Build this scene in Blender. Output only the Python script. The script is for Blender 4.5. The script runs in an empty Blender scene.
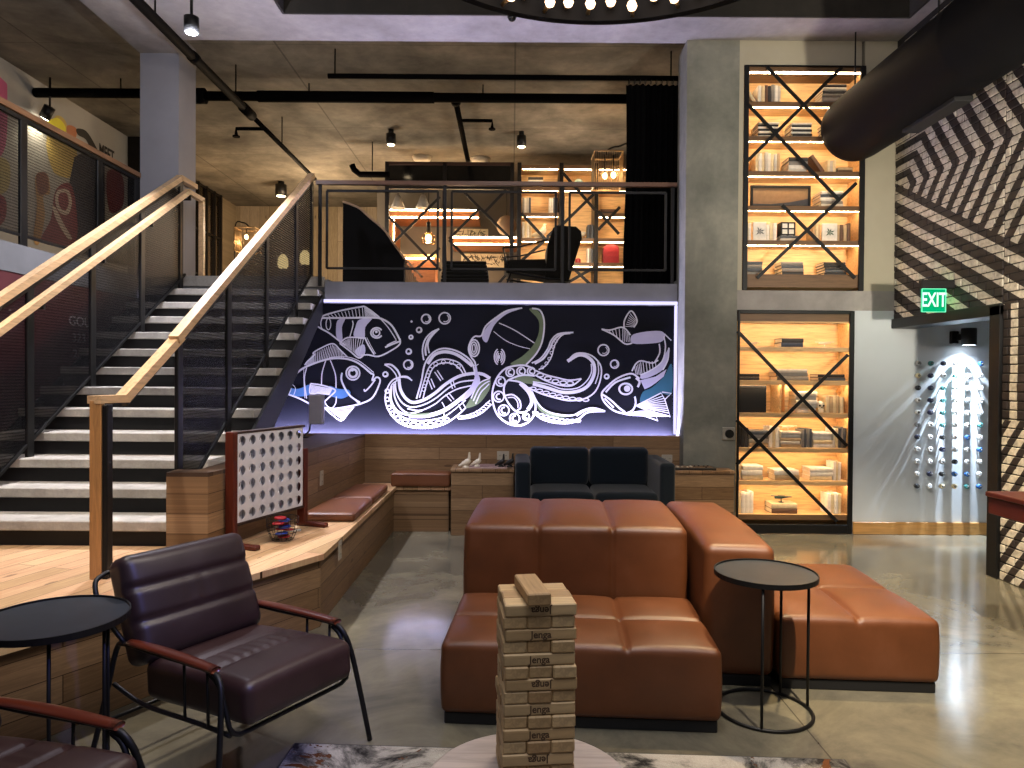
import bpy, math, random
from mathutils import Vector, Matrix, Euler
random.seed(7)
PI = math.pi
SC = bpy.context.scene
COL = SC.collection
F = 715.0
EYE = Vector((0, 0, 1.5))
ROLL, PITCH = 0.40, 0.62
CAM_ROT = (Euler((math.radians(90 - PITCH), 0, 0)).to_matrix() @ Matrix.Rotation(math.radians(ROLL), 3, 'Z'))

# ------------------------------------------------------------------ measuring helpers
def ray(px, py):
    return CAM_ROT @ Vector(((px - 512) / F, -(py - 384) / F, -1))
def atY(px, py, Y):
    d = ray(px, py); return EYE + d * (Y / d.y)
def atX(px, py, X):
    d = ray(px, py); return EYE + d * (X / d.x)
def atZ(px, py, Z):
    d = ray(px, py); return EYE + d * ((Z - EYE.z) / d.z)

# ------------------------------------------------------------------ materials
def lin(h):
    h = h.lstrip('#')
    c = [int(h[i:i + 2], 16) / 255 for i in (0, 2, 4)]
    return tuple((x / 12.92 if x <= .04045 else ((x + .055) / 1.055) ** 2.4) for x in c) + (1,)
class NT:
    """tiny node-tree writer"""
    def __init__(s, name):
        s.m = bpy.data.materials.new(name); s.m.use_nodes = True
        s.t = s.m.node_tree; s.N = s.t.nodes; s.L = s.t.links
        s.N.clear()
        s.out = s.N.new('ShaderNodeOutputMaterial')
    def n(s, kind, **kw):
        nd = s.N.new('ShaderNode' + kind)
        for k, v in kw.items():
            setattr(nd, k, v)
        return nd
    def l(s, a, b): s.L.new(a, b)
    def val(s, sock, v):
        if hasattr(v, 'is_output'): s.l(v, sock)
        else: sock.default_value = v
    def math(s, op, a, b=0.0, c=0.0):
        nd = s.n('Math', operation=op)
        s.val(nd.inputs[0], a); s.val(nd.inputs[1], b); s.val(nd.inputs[2], c)
        return nd.outputs[0]
    def mix(s, f, a, b, blend='MIX'):
        nd = s.n('Mix', data_type='RGBA', blend_type=blend)
        s.val(nd.inputs[0], f); s.val(nd.inputs[6], a); s.val(nd.inputs[7], b)
        return nd.outputs[2]
    def bsdf(s, color, rough=.5, metal=0., bump=None, bstr=.2, bdist=.01, spec=.5, coat=0.):
        b = s.n('BsdfPrincipled')
        s.val(b.inputs['Base Color'], color); s.val(b.inputs['Roughness'], rough)
        b.inputs['Metallic'].default_value = metal
        b.inputs['Specular IOR Level'].default_value = spec
        b.inputs['Coat Weight'].default_value = coat
        if bump is not None:
            bp = s.n('Bump'); bp.inputs['Strength'].default_value = bstr; bp.inputs['Distance'].default_value = bdist
            s.l(bump, bp.inputs['Height']); s.l(bp.outputs[0], b.inputs['Normal'])
        s.l(b.outputs[0], s.out.inputs[0])
        return b
    def coord(s, which='Object'):
        return s.n('TexCoord').outputs[which]
    def noise(s, vec, scale, detail=4, rough=.55, dist=0.):
        nd = s.n('TexNoise'); s.l(vec, nd.inputs['Vector'])
        nd.inputs['Scale'].default_value = scale; nd.inputs['Detail'].default_value = detail
        nd.inputs['Roughness'].default_value = rough; nd.inputs['Distortion'].default_value = dist
        return nd.outputs[0]
    def ramp(s, f, stops):
        r = s.n('ValToRGB'); s.l(f, r.inputs[0])
        e = r.color_ramp.elements
        while len(e) < len(stops): e.new(.5)
        for q, (p, c) in zip(e, stops):
            q.position = p; q.color = c
        return r.outputs[0]
    def mapping(s, vec, scale=(1, 1, 1), rot=(0, 0, 0), loc=(0, 0, 0)):
        m = s.n('Mapping'); s.l(vec, m.inputs[0])
        m.inputs['Location'].default_value = loc
        m.inputs['Rotation'].default_value = rot; m.inputs['Scale'].default_value = scale
        return m.outputs[0]
MC = {}
def plain(name, hexc, rough=.5, metal=0., var=.10, scale=30., bstr=.0, spec=.5):
    """one colour with slight natural mottling"""
    if name in MC: return MC[name]
    t = NT(name); c = lin(hexc)
    v = t.coord()
    n = t.noise(v, scale, 3)
    lo = tuple(x * (1 - var) for x in c[:3]) + (1,); hi = tuple(min(1, x * (1 + var)) for x in c[:3]) + (1,)
    col = t.ramp(n, [(.3, lo), (.7, hi)])
    t.bsdf(col, rough, metal, n if bstr else None, bstr, .004, spec)
    MC[name] = t.m
    return t.m
def emit(name, hexc, strength):
    if name in MC: return MC[name]
    t = NT(name)
    e = t.n('Emission'); e.inputs[0].default_value = lin(hexc); e.inputs[1].default_value = strength
    t.l(e.outputs[0], t.out.inputs[0]); MC[name] = t.m
    return t.m
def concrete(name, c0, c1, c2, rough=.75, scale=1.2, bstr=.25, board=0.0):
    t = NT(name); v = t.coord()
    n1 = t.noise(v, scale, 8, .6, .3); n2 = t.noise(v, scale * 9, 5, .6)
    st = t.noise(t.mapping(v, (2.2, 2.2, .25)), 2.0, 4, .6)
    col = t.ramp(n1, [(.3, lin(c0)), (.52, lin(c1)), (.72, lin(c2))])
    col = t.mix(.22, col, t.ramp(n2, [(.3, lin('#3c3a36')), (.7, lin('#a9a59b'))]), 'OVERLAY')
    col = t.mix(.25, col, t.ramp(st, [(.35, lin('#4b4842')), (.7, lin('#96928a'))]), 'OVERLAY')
    if board:
        sx = t.n('SeparateXYZ'); t.l(v, sx.inputs[0])
        for ax, p in ((0, board * 2), (1, board)):
            fr = t.math('FRACT', t.math('DIVIDE', sx.outputs[ax], p))
            g = t.math('LESS_THAN', fr, .008)
            col = t.mix(t.math('MULTIPLY', g, .5), col, lin('#2b2823'))
    t.bsdf(col, rough, 0, n2, bstr, .01, .3)
    return t.m
def planks(name, u, v_, plank_w=.11, length=1.3, c=('#a57a4e', '#8a6038', '#b98d5e'), rot=0., rough=.5, dark='#3a2413', gap=.0022):
    """boards that run along axis u, stacked along v"""
    t = NT(name); co = t.coord()
    if rot: co = t.mapping(co, (1, 1, 1), (0, 0, rot))
    s = t.n('SeparateXYZ'); t.l(co, s.inputs[0])
    k = t.n('CombineXYZ'); t.l(s.outputs[u], k.inputs[0]); t.l(s.outputs[v_], k.inputs[1])
    b = t.n('TexBrick'); t.l(k.outputs[0], b.inputs['Vector'])
    b.offset = .37; b.inputs['Scale'].default_value = 1
    b.inputs['Mortar Size'].default_value = gap; b.inputs['Mortar Smooth'].default_value = .2
    b.inputs['Bias'].default_value = 0
    b.inputs['Brick Width'].default_value = length; b.inputs['Row Height'].default_value = plank_w
    b.inputs['Color1'].default_value = (0, 0, 0, 1); b.inputs['Color2'].default_value = (1, 1, 1, 1); b.inputs['Mortar'].default_value = (.5, .5, .5, 1)
    base = t.ramp(b.outputs['Color'], [(0, lin(c[1])), (.5, lin(c[0])), (1, lin(c[2]))])
    g = t.mapping(k.outputs[0], (3, 42, 1))
    shift = t.n('VectorMath', operation='ADD'); t.l(g, shift.inputs[0]); t.l(b.outputs['Color'], shift.inputs[1])
    gr = t.noise(shift.outputs[0], 1.6, 6, .65, 1.2)
    base = t.mix(.55, base, t.ramp(gr, [(.3, lin('#4a3524')), (.55, lin('#8b8580')), (.8, lin('#c9c2b8'))]), 'OVERLAY')
    kn = t.n('TexVoronoi'); t.l(t.mapping(k.outputs[0], (2.2, 6.5, 1)), kn.inputs['Vector']); kn.inputs['Scale'].default_value = 1.0
    kf = t.math('LESS_THAN', t.math('ADD', kn.outputs['Distance'], t.math('MULTIPLY', gr, .12)), .14)
    base = t.mix(t.math('MULTIPLY', kf, .6), base, lin(dark))
    base = t.mix(b.outputs['Fac'], base, lin(dark))
    t.bsdf(base, rough, 0, b.outputs['Fac'], -.3, .003, .35)
    return t.m
def grain(name, c, axis=0, rough=.4, scale=1.0, coat=0.):
    """plain solid wood, grain along one object axis"""
    if name in MC: return MC[name]
    t = NT(name); sc = [38, 38, 38]; sc[axis] = 3
    g = t.noise(t.mapping(t.coord(), [x * scale for x in sc]), 1.3, 5, .6, .8)
    a = lin(c)
    col = t.ramp(g, [(.25, tuple(x * .6 for x in a[:3]) + (1,)), (.55, a), (.85, tuple(min(1, x * 1.25) for x in a[:3]) + (1,))])
    t.bsdf(col, rough, 0, g, .08, .002, .4, coat); MC[name] = t.m
    return t.m
def leather(name, c, rough=.42, scale=1.):
    t = NT(name); v = t.coord(); a = lin(c)
    n = t.noise(v, 5 * scale, 5, .6); f = t.noise(v, 260 * scale, 2, .5)
    w = t.n('TexVoronoi'); t.l(v, w.inputs['Vector']); w.inputs['Scale'].default_value = 190 * scale
    col = t.ramp(n, [(.25, tuple(x * .72 for x in a[:3]) + (1,)), (.55, a), (.85, tuple(min(1, x * 1.2 + .01) for x in a[:3]) + (1,))])
    h = t.math('ADD', t.math('MULTIPLY', w.outputs['Distance'], .5), t.math('MULTIPLY', f, .5))
    r = t.math('ADD', t.math('MULTIPLY', n, .22), rough - .11)
    t.bsdf(col, r, 0, h, .12, .002, .5)
    return t.m
def fabric(name, c, rough=.9, scale=1.):
    t = NT(name); v = t.coord(); a = lin(c)
    w = t.noise(t.mapping(v, (400 * scale, 60 * scale, 400 * scale)), 1, 2)
    col = t.ramp(w, [(.3, tuple(x * .75 for x in a[:3]) + (1,)), (.7, tuple(min(1, x * 1.2) for x in a[:3]) + (1,))])
    b = t.bsdf(col, rough, 0, w, .2, .002, .2)
    b.inputs['Sheen Weight'].default_value = .15
    return t.m
def perforated(name, c, clear, pitch=.012):
    """woven steel mesh: fine horizontal wires with gaps"""
    t = NT(name); v = t.coord('Object'); s = t.n('SeparateXYZ'); t.l(v, s.inputs[0])
    fr = t.math('FRACT', t.math('DIVIDE', s.outputs[2], pitch))
    wire = t.math('LESS_THAN', fr, .4)
    f = t.math('SUBTRACT', clear + .06, t.math('MULTIPLY', wire, .15))
    b = t.n('BsdfPrincipled'); b.inputs['Base Color'].default_value = lin(c); b.inputs['Roughness'].default_value = .45
    b.inputs['Specular IOR Level'].default_value = .2
    tr = t.n('BsdfTransparent'); m = t.n('MixShader')
    t.l(f, m.inputs[0]); t.l(b.outputs[0], m.inputs[1]); t.l(tr.outputs[0], m.inputs[2]); t.l(m.outputs[0], t.out.inputs[0])
    return t.m
def glass(name, c='#ffffff', rough=.02, mixf=.75):
    t = NT(name)
    g = t.n('BsdfGlossy'); g.inputs['Color'].default_value = lin(c); g.inputs['Roughness'].default_value = rough
    tr = t.n('BsdfTransparent'); tr.inputs[0].default_value = lin(c)
    m = t.n('MixShader'); m.inputs[0].default_value = mixf
    t.l(g.outputs[0], m.inputs[1]); t.l(tr.outputs[0], m.inputs[2]); t.l(m.outputs[0], t.out.inputs[0])
    return t.m

BLACK = plain('black_powder_coat', '#0b0b0c', .48, 0, .15, 30, 0, .35)
BLACKM = plain('matte_black', '#0c0c0d', .7, 0, .15)
PIPE = plain('black_pipe_paint', '#080707', .75, 0, .2, 30, 0, .03)
WHITE = plain('white_plastic', '#d9d7d0', .45, 0, .04)
STEELDK = plain('dark_steel', '#1f1c1a', .4, .6, .2)
RAILWOOD_Y = grain('oak_rail', '#cdaa80', 1, .38)
OAKPOST = grain('oak_post', '#b98752', 2, .4)
SHELFWOOD = grain('shelf_oak', '#dab27c', 0, .5)
MAHOG = grain('red_mahogany', '#5a2413', 1, .3, 1., .3)
REDWOOD = grain('red_stained_wood', '#521d10', 2, .42)

# ------------------------------------------------------------------ mesh builder
class G:
    def __init__(s): s.v = []; s.f = []; s.m = []; s.s = []
    def add(s, vs, fs, mi=0, sm=False):
        b = len(s.v); s.v += [Vector(v) for v in vs]
        for f in fs:
            s.f.append([b + i for i in f]); s.m.append(mi); s.s.append(sm)
        return s
    def box(s, x0, x1, y0, y1, z0, z1, mi=0):
        vs = [(x, y, z) for z in (z0, z1) for y in (y0, y1) for x in (x0, x1)]
        return s.add(vs, [(0, 2, 3, 1), (4, 5, 7, 6), (0, 1, 5, 4), (2, 6, 7, 3), (0, 4, 6, 2), (1, 3, 7, 5)], mi)
    def bevbox(s, x0, x1, y0, y1, z0, z1, b=.004, mi=0):
        """box with chamfered edges"""
        cx, cy, cz = (x0 + x1) / 2, (y0 + y1) / 2, (z0 + z1) / 2
        hx, hy, hz = abs(x1 - x0) / 2, abs(y1 - y0) / 2, abs(z1 - z0) / 2
        b = min(b, hx * .45, hy * .45, hz * .45)
        vs, ix = [], {}
        for sx in (-1, 1):
            for sy in (-1, 1):
                for sz in (-1, 1):
                    for a in range(3):
                        d = [hx - b, hy - b, hz - b]; d[a] = (hx, hy, hz)[a]
                        ix[(sx, sy, sz, a)] = len(vs); vs.append((cx + sx * d[0], cy + sy * d[1], cz + sz * d[2]))
        fs = []
        for a in range(3):
            o = [k for k in range(3) if k != a]
            for sg in (-1, 1):
                q = []
                for p, r in ((-1, -1), (1, -1), (1, 1), (-1, 1)):
                    k = [0, 0, 0]; k[a] = sg; k[o[0]] = p; k[o[1]] = r; q.append(ix[(*k, a)])
                fs.append(q)
        for a in range(3):
            o = [k for k in range(3) if k != a]
            for p in (-1, 1):
                for r in (-1, 1):
                    k = [0, 0, 0]; k[o[0]] = p; k[o[1]] = r
                    k1 = list(k); k1[a] = -1; k2 = list(k); k2[a] = 1
                    fs.append([ix[(*k1, o[0])], ix[(*k2, o[0])], ix[(*k2, o[1])], ix[(*k1, o[1])]])
        for sx in (-1, 1):
            for sy in (-1, 1):
                for sz in (-1, 1):
                    fs.append([ix[(sx, sy, sz, a)] for a in range(3)])
        return s.add(vs, fs, mi)
    def bar(s, p0, p1, w, h, up=(0, 0, 1), mi=0):
        """rectangular bar between two points: w across, h along 'up'"""
        p0, p1 = Vector(p0), Vector(p1); d = (p1 - p0).normalized(); u = Vector(up)
        if abs(d.dot(u)) > .98: u = Vector((0, 1, 0)) if abs(d.y) < .9 else Vector((1, 0, 0))
        a = d.cross(u).normalized(); u = a.cross(d).normalized()
        vs = [p + a * (i * w / 2) + u * (j * h / 2) for p in (p0, p1) for i, j in ((-1, -1), (1, -1), (1, 1), (-1, 1))]
        return s.add(vs, [(3, 2, 1, 0), (4, 5, 6, 7), (0, 1, 5, 4), (1, 2, 6, 5), (2, 3, 7, 6), (3, 0, 4, 7)], mi)
    def tube(s, pts, r, n=10, closed=False, mi=0, caps=True):
        pts = [Vector(p) for p in pts]; N = len(pts)
        rs = r if isinstance(r, (list, tuple)) else [r] * N
        tan = []
        for i in range(N):
            a = pts[(i - 1) % N] if (closed or i > 0) else pts[i]
            b = pts[(i + 1) % N] if (closed or i < N - 1) else pts[i]
            tan.append((b - a).normalized())
        ref = Vector((0, 0, 1)) if abs(tan[0].z) < .9 else Vector((1, 0, 0))
        u = tan[0].cross(ref).normalized(); vs = []
        for i in range(N):
            u = (u - tan[i] * u.dot(tan[i])).normalized(); w = tan[i].cross(u)
            for k in range(n):
                a = 2 * PI * k / n
                vs.append(pts[i] + (u * math.cos(a) + w * math.sin(a)) * rs[i])
        fs = []
        for i in range(N if closed else N - 1):
            j = (i + 1) % N
            for k in range(n):
                l = (k + 1) % n
                fs.append((i * n + k, i * n + l, j * n + l, j * n + k))
        s.add(vs, fs, mi, True)
        if caps and not closed:
            b = len(s.v) - len(vs)
            s.f.append([b + k for k in range(n)][::-1]); s.m.append(mi); s.s.append(False)
            s.f.append([b + (N - 1) * n + k for k in range(n)]); s.m.append(mi); s.s.append(False)
        return s
    def cyl(s, p0, p1, r, n=16, mi=0): return s.tube([p0, p1], r, n, False, mi)
    def lathe(s, prof, c=(0, 0, 0), n=32, mi=0, sm=True, axis='Z'):
        c = Vector(c); vs = []; N = len(prof)
        for r, z in prof:
            for k in range(n):
                a = 2 * PI * k / n
                p = Vector((r * math.cos(a), r * math.sin(a), z))
                if axis == 'Y': p = Vector((p.x, p.z, p.y))
                if axis == 'X': p = Vector((p.z, p.x, p.y))
                vs.append(c + p)
        fs = [(i * n + k, i * n + (k + 1) % n, (i + 1) * n + (k + 1) % n, (i + 1) * n + k) for i in range(N - 1) for k in range(n)]
        s.add(vs, fs, mi, sm)
        b = len(s.v) - len(vs)
        if prof[0] == prof[-1]: return s
        if prof[0][0] > 1e-4: s.f.append([b + k for k in range(n)][::-1]); s.m.append(mi); s.s.append(False)
        if prof[-1][0] > 1e-4: s.f.append([b + (N - 1) * n + k for k in range(n)]); s.m.append(mi); s.s.append(False)
        return s
    def extrude(s, poly, vec, mi=0):
        poly = [Vector(p) for p in poly]; vec = Vector(vec); n = len(poly)
        return s.add(poly + [p + vec for p in poly], [list(range(n))[::-1], list(range(n, 2 * n))] + [(i, (i + 1) % n, n + (i + 1) % n, n + i) for i in range(n)], mi)
    def prism(s, xy, z0, z1, mi=0): return s.extrude([(x, y, z0) for x, y in xy], (0, 0, z1 - z0), mi)
    def cushion(s, c, size, r, res=.02, disp=None, mi=0, M=None):
        """rounded block with an even skin; disp(p, n) pushes the skin along its normal"""
        c = Vector(c); h = [x / 2 for x in size]; key = {}; vs = []; fs = []
        cnt = [max(2, int(round(size[i] / res))) for i in range(3)]
        def vert(p):
            k = tuple(round(x, 5) for x in p)
            if k in key: return key[k]
            q = Vector([max(-(h[i] - r), min(h[i] - r, p[i])) for i in range(3)])
            d = Vector(p) - q
            nrm = d.normalized() if d.length > 1e-9 else Vector((0, 0, 1))
            w = q + nrm * r
            if disp: w = w + nrm * disp(w, nrm)
            if M is not None: w = M @ w
            key[k] = len(vs); vs.append(c + w); return key[k]
        for a in range(3):
            b, e = [(1, 2), (2, 0), (0, 1)][a]
            for sg in (-1, 1):
                for i in range(cnt[b]):
                    for j in range(cnt[e]):
                        q = []
                        for di, dj in ((0, 0), (1, 0), (1, 1), (0, 1)):
                            p = [0, 0, 0]; p[a] = sg * h[a]
                            p[b] = -h[b] + size[b] * (i + di) / cnt[b]; p[e] = -h[e] + size[e] * (j + dj) / cnt[e]
                            q.append(vert(p))
                        fs.append(q if sg > 0 else q[::-1])
        return s.add(vs, fs, mi, True)
    def ball(s, c, r, n=12, sq=(1, 1, 1), mi=0):
        c = Vector(c); vs = []; fs = []; m = n // 2
        for i in range(m + 1):
            t = PI * i / m
            for k in range(n):
                a = 2 * PI * k / n
                vs.append(c + Vector((r * sq[0] * math.sin(t) * math.cos(a), r * sq[1] * math.sin(t) * math.sin(a), -r * sq[2] * math.cos(t))))
        for i in range(m):
            for k in range(n):
                fs.append((i * n + k, i * n + (k + 1) % n, (i + 1) * n + (k + 1) % n, (i + 1) * n + k))
        return s.add(vs, fs, mi, True)
    def xform(s, M):
        s.v = [M @ v for v in s.v]; return s
    def build(s, name, mat, parent=None, local=False):
        me = bpy.data.meshes.new(name)
        vs = s.v
        if parent is not None and not local:
            Mi = world(parent).inverted(); vs = [Mi @ v for v in vs]
        me.from_pydata([tuple(v) for v in vs], [], s.f)
        for m in (mat if isinstance(mat, (list, tuple)) else [mat]): me.materials.append(m)
        me.polygons.foreach_set('material_index', s.m)
        me.polygons.foreach_set('use_smooth', s.s)
        me.validate(); me.update()
        return link(name, me, parent)
def world(o):
    M = o.matrix_basis.copy()
    while o.parent is not None:
        o = o.parent; M = o.matrix_basis @ M
    return M
def link(name, data, parent=None):
    o = bpy.data.objects.new(name, data); COL.objects.link(o)
    if parent is not None: o.parent = parent
    return o
def tag(o, label, cat, group=None, kind=None):
    o['label'] = label; o['category'] = cat
    if group: o['group'] = group
    if kind: o['kind'] = kind
    return o
def thing(name, label, cat, loc=(0, 0, 0), rz=0., group=None, kind=None):
    o = link(name, None); o.location = loc; o.rotation_euler = (0, 0, rz)
    return tag(o, label, cat, group, kind)
def struct(name, g, mat, label=None, cat=None):
    o = g.build(name, mat); o['kind'] = 'structure'
    o['label'] = label or name.replace('_', ' '); o['category'] = cat or name.split('_')[0]
    return o
def dup(root, loc=None, rz=None, label=None, group=None):
    r = root.copy(); COL.objects.link(r)
    if loc is not None: r.location = loc
    if rz is not None: r.rotation_euler = (0, 0, rz)
    if label: r['label'] = label
    if group: r['group'] = group
    def kids(a, b):
        for ch in list(a.children):
            c = ch.copy(); COL.objects.link(c); c.parent = b; kids(ch, c)
    kids(root, r)
    return r
def text_mesh(name, body, size, M, mat, parent=None, extrude=.001, bold=0., local=False):
    cu = bpy.data.curves.new(name, 'FONT'); cu.body = body; cu.size = size
    cu.align_x = 'CENTER'; cu.align_y = 'CENTER'; cu.extrude = extrude; cu.offset = bold
    tmp = bpy.data.objects.new(name + '_src', cu); COL.objects.link(tmp)
    dg = bpy.context.evaluated_depsgraph_get(); dg.update()
    me = bpy.data.meshes.new_from_object(tmp.evaluated_get(dg))
    bpy.data.objects.remove(tmp)
    if parent is not None and not local: M = world(parent).inverted() @ M
    me.transform(M); me.materials.clear(); me.materials.append(mat)
    o = link(name, me, parent)
    return o
def crom(pts, k=6, closed=False):
    """smooth curve through points"""
    P = [Vector(p) for p in pts]; n = len(P); out = []
    if n < 3: return P
    for i in range(n if closed else n - 1):
        if closed: a, b, c, d = P[(i - 1) % n], P[i], P[(i + 1) % n], P[(i + 2) % n]
        else: a, b, c, d = P[max(i - 1, 0)], P[i], P[i + 1], P[min(i + 2, n - 1)]
        for j in range(k):
            t = j / k
            out.append(.5 * ((2 * b) + (c - a) * t + (2 * a - 5 * b + 4 * c - d) * t * t + (3 * b - a - 3 * c + d) * t ** 3))
    if not closed: out.append(P[-1])
    return out
def spot(name, loc, target, power, hexc, angle=60, blend=.5, radius=.05):
    d = bpy.data.lights.new(name, 'SPOT'); d.energy = power; d.color = lin(hexc)[:3]
    d.spot_size = math.radians(angle); d.spot_blend = blend; d.shadow_soft_size = radius
    o = link(name, d); o.location = loc
    o.rotation_euler = (Vector(target) - Vector(loc)).to_track_quat('-Z', 'Y').to_euler()
    return o
def area(name, loc, target, power, hexc, sx, sy):
    d = bpy.data.lights.new(name, 'AREA'); d.energy = power; d.color = lin(hexc)[:3]
    d.shape = 'RECTANGLE'; d.size = sx; d.size_y = sy
    o = link(name, d); o.location = loc
    o.rotation_euler = (Vector(target) - Vector(loc)).to_track_quat('-Z', 'Y').to_euler()
    return o
def point(name, loc, power, hexc, radius=.04):
    d = bpy.data.lights.new(name, 'POINT'); d.energy = power; d.color = lin(hexc)[:3]; d.shadow_soft_size = radius
    o = link(name, d); o.location = loc
    return o

# ------------------------------------------------------------------ the setting
def floor_mat():
    t = NT('polished_concrete'); v = t.coord()
    n1 = t.noise(v, 1.4, 10, .68, .9); n2 = t.noise(v, 7, 6, .65); n3 = t.noise(v, 60, 3)
    col = t.ramp(n1, [(.30, lin('#4c4a43')), (.48, lin('#696558')), (.60, lin('#787362')), (.75, lin('#8b8572'))])
    col = t.mix(.25, col, t.ramp(n2, [(.3, lin('#4c4a45')), (.55, lin('#86837d')), (.8, lin('#a9a59c'))]), 'OVERLAY')
    s = t.n('SeparateXYZ'); t.l(v, s.inputs[0])
    for ax, p in ((0, 1.27), (1, 5.42), (1, 3.90), (1, 6.95)):
        g = t.math('LESS_THAN', t.math('ABSOLUTE', t.math('SUBTRACT', s.outputs[ax], p)), .0035)
        col = t.mix(t.math('MULTIPLY', g, .65), col, lin('#2c2a26'))
    r = t.math('ADD', t.math('MULTIPLY', n2, .17), .05)
    t.bsdf(col, r, 0, n3, .02, .002, .5)
    return t.m
CONC = concrete('beam_concrete', '#8f8a88', '#a9a4a1', '#bdb8b3', .8)
COLC = concrete('column_concrete', '#75776f', '#8c8d84', '#a3a296', .8, 1.6)
CEILC = concrete('board_marked_ceiling', '#5a554d', '#837d72', '#a8a092', .85, 1.3, .35, 1.25)
DARKC = concrete('dark_wall_and_recess_shade', '#2a2825', '#33302c', '#3d3a35', .9)
SLABF = plain('slab_edge_paint', '#6f7072', .7, 0, .08, 6)
WHITEWALL = plain('white_wall_paint', '#c4cacd', .7, 0, .03, 3)
BEIGEWALL = plain('beige_wall_paint', '#a39c88', .75, 0, .05, 3)
MAROON = plain('maroon_wall_paint', '#5c282c', .6, 0, .2, 2.5)
PLASTER = plain('pale_plaster', '#a2a09a', .8, 0, .05, 4)
DECK = planks('deck_boards', 1, 0, .125, 1.9, ('#cfb68c', '#c0a477', '#dac59e'), .27, .42)
WOOD_X = planks('boards_along_wall', 0, 2, .118, 1.25, ('#9a7c5c', '#856848', '#a98b69'))
WOOD_Y = planks('boards_along_bench', 1, 2, .118, 1.25, ('#9a7c5c', '#856848', '#a98b69'))
WOOD_TOP = planks('bench_top_boards', 1, 0, .125, 1.6, ('#9d7d5e', '#866748', '#ad8d6c'))
WOOD_DARK = planks('ledge_top_boards', 0, 1, .11, 1.2, ('#5c4a3c', '#4b3a2e', '#6b5848'))

g = G(); g.box(-6.2, 6.2, -1.2, 9.5, -.12, 0)
struct('floor', g, floor_mat(), 'polished grey concrete floor')

ZB, ZC, ZP = 4.74, 4.95, .44
g = G()
g.box(-3.78, 4.4, 6.47, 6.97, ZB, 5.5)
g.box(-3.78, -2.09, -1.2, 6.47, ZB, 5.5)
g.box(3.56, 4.4, -1.2, 6.47, ZB, 5.5)
g.box(-3.78, -3.39, 6.97, 7.66, ZB, 5.5)
struct('ceiling_beams', g, CONC, 'grey concrete ceiling beams over the lobby', 'beam')
g = G(); g.box(-2.09, 3.56, -1.2, 6.47, 5.4, 5.5); g.box(-2.088, 3.558, 6.45, 6.469, ZB + .004, 5.4); g.box(-2.089, -2.07, -1.2, 6.45, ZB + .004, 5.4); g.box(3.54, 3.559, -1.2, 6.45, ZB + .004, 5.4)  # dark lining over the beam faces puts the recess shade into colour
struct('ceiling', g, DARKC, 'ceiling recess between the concrete beams, its shade coloured in')
g = G(); g.box(-6.2, -3.78, -1.2, 6.971, ZC, 5.5); g.box(-6.2, 4.4, 6.971, 15.2, ZC, 5.5)
struct('ceiling_mezzanine', g, CEILC, 'board marked concrete ceiling over the upper level', 'ceiling')

g = G(); g.box(-1.89, 1.655, 7.2, 7.5, 2.26, 2.44); g.box(-1.89, 1.655, 7.5, 15, 2.26, 2.48); g.box(-3.77, -1.89, 7.35, 15, 2.26, 2.48); g.box(-5.7, -3.77, 2.4, 15, 2.26, 2.48)
g.box(1.655, 4.0, 7.26, 15, 2.26, 2.48)
struct('floor_mezzanine', g, SLABF, 'grey slab of the upper level', 'floor')

g = G(); g.box(-3.95, -3.775, 2.4, 7.6, 0, 2.258)
struct('wall_under_mezzanine', g, MAROON, 'dark maroon wall beside the stairs', 'wall')
g = G(); g.box(-5.8, -5.62, 2.4, 10.45, 2.48, ZC)
struct('wall_left', g, PLASTER, 'pale painted wall of the upper level')
g = G(); g.box(-5.62, -4.9, 10.45, 10.6, 2.48, ZC)
struct('wall_upper_return', g, DARKC, 'dark return wall on the upper level', 'wall')
g = G(); g.box(-5.85, -5.68, 10.6, 12.45, 2.48, ZC); g.box(-5.85, -5.68, 13.85, 14.75, 2.48, ZC); g.box(-5.85, 4.3, 14.7, 14.85, 2.48, ZC)
UPW = planks('pale_upright_boards', 2, 0, .2, 2.6, ('#b0a28a', '#a39579', '#bcae97'), 0, .6)
struct('wall_back', g, UPW, 'pale timber back wall of the upper level')

# wall of the bookcases: concrete column, crossbar, header, end strip
g = G(); g.box(1.66, 2.165, 6.9, 7.26, 0, ZB)
struct('column_right', g, COLC, 'rough concrete column between the mural and bookcases', 'column')
g = G(); g.box(-3.78, -3.39, 7.26, 7.65, 2.48, ZB)
struct('column_left', g, plain('grey_column_paint', '#8d8c92', .75, 0, .06, 3), 'smooth grey column at the head of the stairs', 'column')
g = G(); g.box(2.165, 3.72, 6.9, 7.26, 2.155, 2.345)
struct('beam_between_bookcases', g, CONC, 'concrete crossbar between the two bookcases', 'beam')
g = G(); g.box(2.165, 2.208, 6.9, 7.26, 2.345, 4.5); g.box(2.165, 3.34, 6.9, 7.26, 4.5, ZB); g.box(3.37, 3.72, 6.9, 7.26, 2.345, ZB)
struct('wall_beside_bookcase', g, BEIGEWALL, 'beige wall around the upper bookcase', 'wall')
g = G(); g.box(3.295, 5.6, 6.9, 7.05, 0, 2.155); 
g.box(5.5, 5.6, 4.2, 6.9, 0, 2.3)
struct('wall_corridor', g, WHITEWALL, 'white corridor wall carrying the wheels', 'wall')
g = G(); g.box(2.16, 4.3, 7.28, 7.4, 0, ZC)
struct('wall_behind_bookcase', g, BLACKM, 'dark wall behind the bookcases', 'wall')
g = G(); g.box(3.74, 5.6, 4.2, 6.9, 2.19, 2.3)
struct('ceiling_corridor', g, WHITEWALL, 'white ceiling of the corridor', 'ceiling')
g = G(); g.bevbox(3.30, 5.6, 6.872, 6.9, 0, .118, .004)
struct('baseboard_corridor', g, grain('maple_baseboard', '#b98a4e', 0, .4), 'maple baseboard under the wheels', 'baseboard')

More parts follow.
